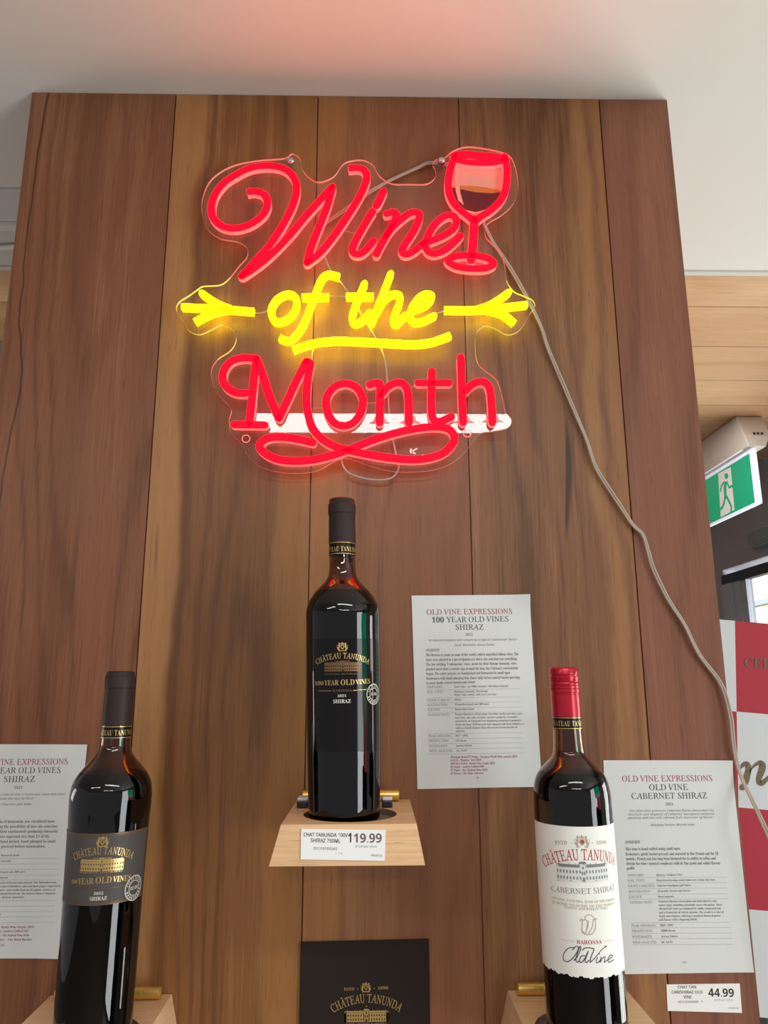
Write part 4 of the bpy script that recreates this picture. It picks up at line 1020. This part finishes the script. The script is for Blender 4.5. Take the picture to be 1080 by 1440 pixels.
# printed wine inside the glass outline
SG = PlaneY(AY1 - 0.001); q = Px(SG, 500, 200, 4.154)
def gp(pts, name, m, off, parent): 
    g = G(); g.poly(SG, [q(*p) for p in pts], off); return g.build(name, m, parent)
plate = gp([(565, 115), (880, 115), (890, 215), (875, 290), (840, 350), (790, 390), (730, 422), (695, 430), (655, 418), (610, 390), (572, 345), (550, 285), (548, 210)][::-1], 'glass_print', mat('dusty_pink_print', (232, 160, 140), 0.5), 0.0, sign)
gp([(560, 262), (600, 256), (680, 256), (760, 264), (830, 278), (870, 292), (800, 304), (700, 298), (620, 284)][::-1], 'wine_surface', mat('amber_print', (214, 116, 50), 0.5), 0.0004, plate)
gp([(556, 264), (620, 278), (700, 294), (790, 300), (870, 292), (858, 330), (820, 365), (770, 395), (700, 414), (640, 395), (595, 360), (566, 315)][::-1], 'wine_fill', mat('wine_print', (98, 16, 22), 0.45), 0.0008, plate)
gp([(582, 140), (612, 140), (604, 220), (612, 300), (632, 372), (600, 345), (584, 285), (578, 215)][::-1], 'glass_highlight', mat('highlight_print', (240, 160, 146), 0.5), 0.0012, plate)
gp([(650, 400), (700, 412), (760, 396), (765, 404), (700, 424), (640, 408)][::-1], 'glass_highlight', bpy.data.materials['highlight_print'], 0.0012, plate)
q = Px(SG, 500, 200, 4.154)
gp([(540, 690), (590, 668), (670, 664), (750, 672), (795, 695), (790, 715), (740, 728), (660, 728), (590, 716)][::-1], 'base_print', mat('pink_print', (214, 96, 92), 0.5), 0.0, plate)
# small white maker's sticker
g = G(); q = Px(SA, 490, 480, 4.32)
for pts in ([(374, 652), (385, 652), (385, 680), (374, 680)], [(388, 664), (408, 650), (412, 656), (392, 672)], [(390, 672), (410, 678), (408, 686), (388, 682)], [(408, 650), (418, 648), (418, 658), (408, 658)], [(446, 690), (456, 688), (456, 696), (446, 698)]):
    g.poly(SA, [q(*p) for p in pts][::-1], .0003)
g.build('sticker', M['ticket'], sheet)
# thin wires linking the letters, behind the sheet
WP = PlaneY(-0.012)
for k, pts in enumerate(([(357, 440), (368, 440), (379, 436)], [(462, 416), (476, 417), (490, 417)], [(611, 441), (622, 438), (632, 434)], [(486, 325), (497, 328), (508, 330)], [(440, 575), (452, 574), (462, 576)], [(512, 567), (522, 567), (534, 566)], [(578, 545), (586, 540), (596, 536)],
                        [(452, 345), (458, 365), (466, 382), (480, 398), (494, 418), (510, 445), (524, 468), (536, 490), (543, 520), (546, 560), (549, 600), (557, 640), (560, 660), (548, 673), (520, 674), (492, 666), (481, 652), (481, 636)],
                        [(443, 482), (439, 500), (440, 520)])):
    g = G(); g.tube([WP.pos(*WP.uv(*p), 0) for p in spline([Vector(p) for p in pts], 5)], 0.0008 if k < 7 else 0.0012, 6)
    g.build('wire', M['cord'], sign, smooth=True)

# ------------------------------------------------------------------ clear power cord hanging from the sign
pw = PlaneY(-0.006)
A_ = [(455, 316), (488, 293), (520, 270), (552, 252), (585, 237), (606, 229), (640, 236), (664, 270), (681, 315), (695, 343), (713, 370), (731, 400), (747, 430), (761, 460), (770, 488), (782, 517), (796, 550), (812, 588), (825, 619), (837, 655), (855, 685), (872.5, 711.5), (890, 738), (904, 752), (911.5, 775), (919, 800), (940, 843), (962.4, 878), (983.6, 920.5), (1014, 962), (1027, 1005), (1032.5, 1053), (1041.5, 1090)]
B_ = [(1059, 1128, -0.02), (1076, 1164, -0.035), (1098, 1215, -0.04), (1120, 1290, -0.04)]
pts = [pw.pos(*pw.uv(*p), 0) for p in A_]
for px, py, yy in B_: pts.append(PlaneY(yy).pos(*PlaneY(yy).uv(px, py), 0))
pts += [Vector((pts[-1].x + 0.02, -0.04, 1.0)), Vector((pts[-1].x + 0.03, -0.03, 0.01))]
sp = spline(pts, 6)
g = G()
for s in (-1, 1):
    off = []
    for i, p in enumerate(sp):
        t = (sp[min(len(sp) - 1, i + 1)] - sp[max(0, i - 1)]).normalized(); nn = Vector((-t.z, 0, t.x)).normalized()
        off.append(p + nn * (s * 0.0012) + Vector((0, -0.0006 * s * math.sin(i * .22), 0)))
    g.tube(off, 0.00135, 8)
tag(g.build('power_cord', M['cord'], smooth=True), 'clear twin power cord hanging from the neon sign down past the right edge', 'cord')

# ------------------------------------------------------------------ red and white chequered display board beyond the column
ca, sa = math.cos(math.radians(5)), math.sin(math.radians(5))
BO = Vector((0.5035, ZC + 0.0839))
class Board:
    y = 0.12
    def pos(s, u, v, off=0.0):
        p = BO + Vector((ca, -sa)) * u + Vector((sa, ca)) * v
        return Vector((p.x, s.y - off, p.y))
    def uv(s, px, py):
        d = PlaneY(s.y).uv(px, py) - BO
        return Vector((d.x * ca - d.y * sa, d.x * sa + d.y * ca))
BD = Board(); TH = 0.1215
g = G()
def bbox(u0, u1, v0, v1, y0, y1, mi):
    b4 = [BD.pos(u0, v0, y1), BD.pos(u1, v0, y1), BD.pos(u1, v0, y0), BD.pos(u0, v0, y0)]; t4 = [BD.pos(u0, v1, y1), BD.pos(u1, v1, y1), BD.pos(u1, v1, y0), BD.pos(u0, v1, y0)]
    g.hexa(b4, t4, mi)
U = [-0.055, 0.0, 0.125, 0.25]
for r_ in range(4):
    for c_ in range(3):
        bbox(U[c_], U[c_ + 1], -TH * (r_ + 1), -TH * r_, -0.012, 0.0, (r_ + c_) % 2)
bd = tag(g.build('display_board', None, mats=[M['board_white'], M['board_red']]), 'red and white chequered display board behind the right edge of the column', 'display board')
g = G(); q = Px(BD)
tline(g, BD, 'CEL', q(1047, 938.5), q(1084, 940.5), q.h(1047, 938.5, 13), 'serif', 0.0, off=.0008)
n_ = Px(BD, 1000, 1000, 9.0)
def rib(pts, wds): 
    s_ = spline([Vector((p[0], p[1], w_)) for p, w_ in zip(pts, wds)], 5)
    g.ribbon(BD, [n_(p.x, p.y) for p in s_], [p.z / 9 * 0.00103 for p in s_], .0008)
rib([(362, 745), (385, 700), (425, 668), (462, 680), (472, 740), (455, 810), (438, 880), (425, 950)], [6, 30, 50, 62, 66, 70, 72, 30])
rib([(392, 1000), (390, 960), (410, 925)], [40, 58, 30])
rib([(478, 775), (520, 715), (575, 668), (622, 655), (648, 690), (632, 770), (602, 850), (610, 905), (650, 905), (700, 860), (735, 825)], [8, 20, 34, 60, 78, 72, 60, 58, 56, 40, 30])
g.build('bronze_lettering', M['camo'], bd)

# ------------------------------------------------------------------ exit sign hanging from the soffit
XS = 1.17; SX = PlaneX(XS)
ex = thing('exit_sign', 'green running man exit sign hanging from the timber soffit right of column', 'exit sign', (XS + 0.02, 1.45, ZC + 0.527))
g = G(); zt_ = ZCEIL - 0.0005
g.hexa([(1.158, 1.262, ZC + .705), (1.212, 1.262, ZC + .705), (1.212, 1.66, ZC + .705), (1.158, 1.66, ZC + .705)], [(1.152, 1.270, ZC + .745), (1.232, 1.270, ZC + .745), (1.236, 1.67, ZC + .745), (1.152, 1.67, ZC + .745)])
g.hexa([(1.152, 1.270, ZC + .745), (1.232, 1.270, ZC + .745), (1.236, 1.67, ZC + .745), (1.152, 1.67, ZC + .745)], [(1.150, 1.306, zt_), (1.236, 1.306, zt_), (1.240, 1.67, zt_), (1.150, 1.67, zt_)])
hs = g.build('housing', M['housing'], ex, bevel=0.003)
g = G(); g.box(1.1575, 1.159, 1.30, 1.66, ZC + .7045, ZC + .7085)
g.build('light_slot', M['exit_edge'], hs)
g = G()
for k in range(3): g.box(1.180 + k * .012, 1.186 + k * .012, 1.2675, 1.2700, ZC + .746, ZC + .753)
g.build('indicator', M['frame_dark'], hs)
g = G(); g.box(XS, XS + 0.006, 1.285, 1.63, ZC + .535, ZC + .690)
pn = g.build('sign_panel', M['green'], ex)
g = G(); g.box(XS - .002, XS + .010, 1.262, 1.284, ZC + .527, ZC + .700); g.box(XS - .002, XS + .010, 1.284, 1.64, ZC + .527, ZC + .5345); g.box(XS - .002, XS + .010, 1.284, 1.64, ZC + .6905, ZC + .6985)
g.build('edge_bar', M['exit_edge'], ex, bevel=0.001)
g = G(); q = Px(SX, 960, 570, 6.54)
g.poly(SX, [q(*p) for p in ((327, 628), (443, 568), (478, 960), (352, 1030))][::-1], .0006)
g.build('white_doorway', M['exit_white'], pn)
g = G()
g.poly(SX, [q(405 + 18 * math.cos(a * PI / 8), 650 + 27 * math.sin(a * PI / 8)) for a in range(16)], .0012)
for pts, wd in (([(400, 700), (392, 760), (396, 830), (405, 850)], [.016, .020, .018, .014]), ([(385, 705), (360, 740), (350, 795)], .009), ([(408, 700), (430, 755), (468, 738)], .009),
                ([(395, 840), (385, 890), (372, 930), (350, 960)], .011), ([(408, 840), (430, 885), (452, 930), (448, 980)], .011)):
    g.ribbon(SX, [q(*p) for p in pts], wd, .0012)
g.build('running_man', M['green'], pn)

# rounded grey wall light on the charcoal wall
g = G(); cy, cz = 1.815, ZC + .533
def oval(x, ry, rz, n=32): return [(x, cy + (abs(math.cos(a)) ** .6) * math.copysign(ry, math.cos(a)), cz + (abs(math.sin(a)) ** .6) * math.copysign(rz, math.sin(a))) for a in (2 * PI * i / n for i in range(n))]
rings = [oval(1.4795, .10, .038), oval(1.462, .10, .038), oval(1.452, .092, .033)]
g.add(sum(rings, []), [(i * 32 + j, (i + 1) * 32 + j, (i + 1) * 32 + (j + 1) % 32, i * 32 + (j + 1) % 32) for i in range(2) for j in range(32)] + [tuple(64 + j for j in reversed(range(32)))])
wl = tag(g.build('wall_light', M['frame'], smooth=True), 'rounded grey wall light on the charcoal wall below the exit sign', 'wall light')
g = G(); g.add(oval(1.4515, .084, .028), [tuple(reversed(range(32)))]); g.v += [v - Vector((0.004, 0, 0)) for v in g.v[:32]]
g.f = [(j, (j + 1) % 32, 32 + (j + 1) % 32, 32 + j) for j in range(32)] + [tuple(32 + j for j in reversed(range(32)))]; g.m = [0] * len(g.f)
g.build('lens', M['lens'], wl)
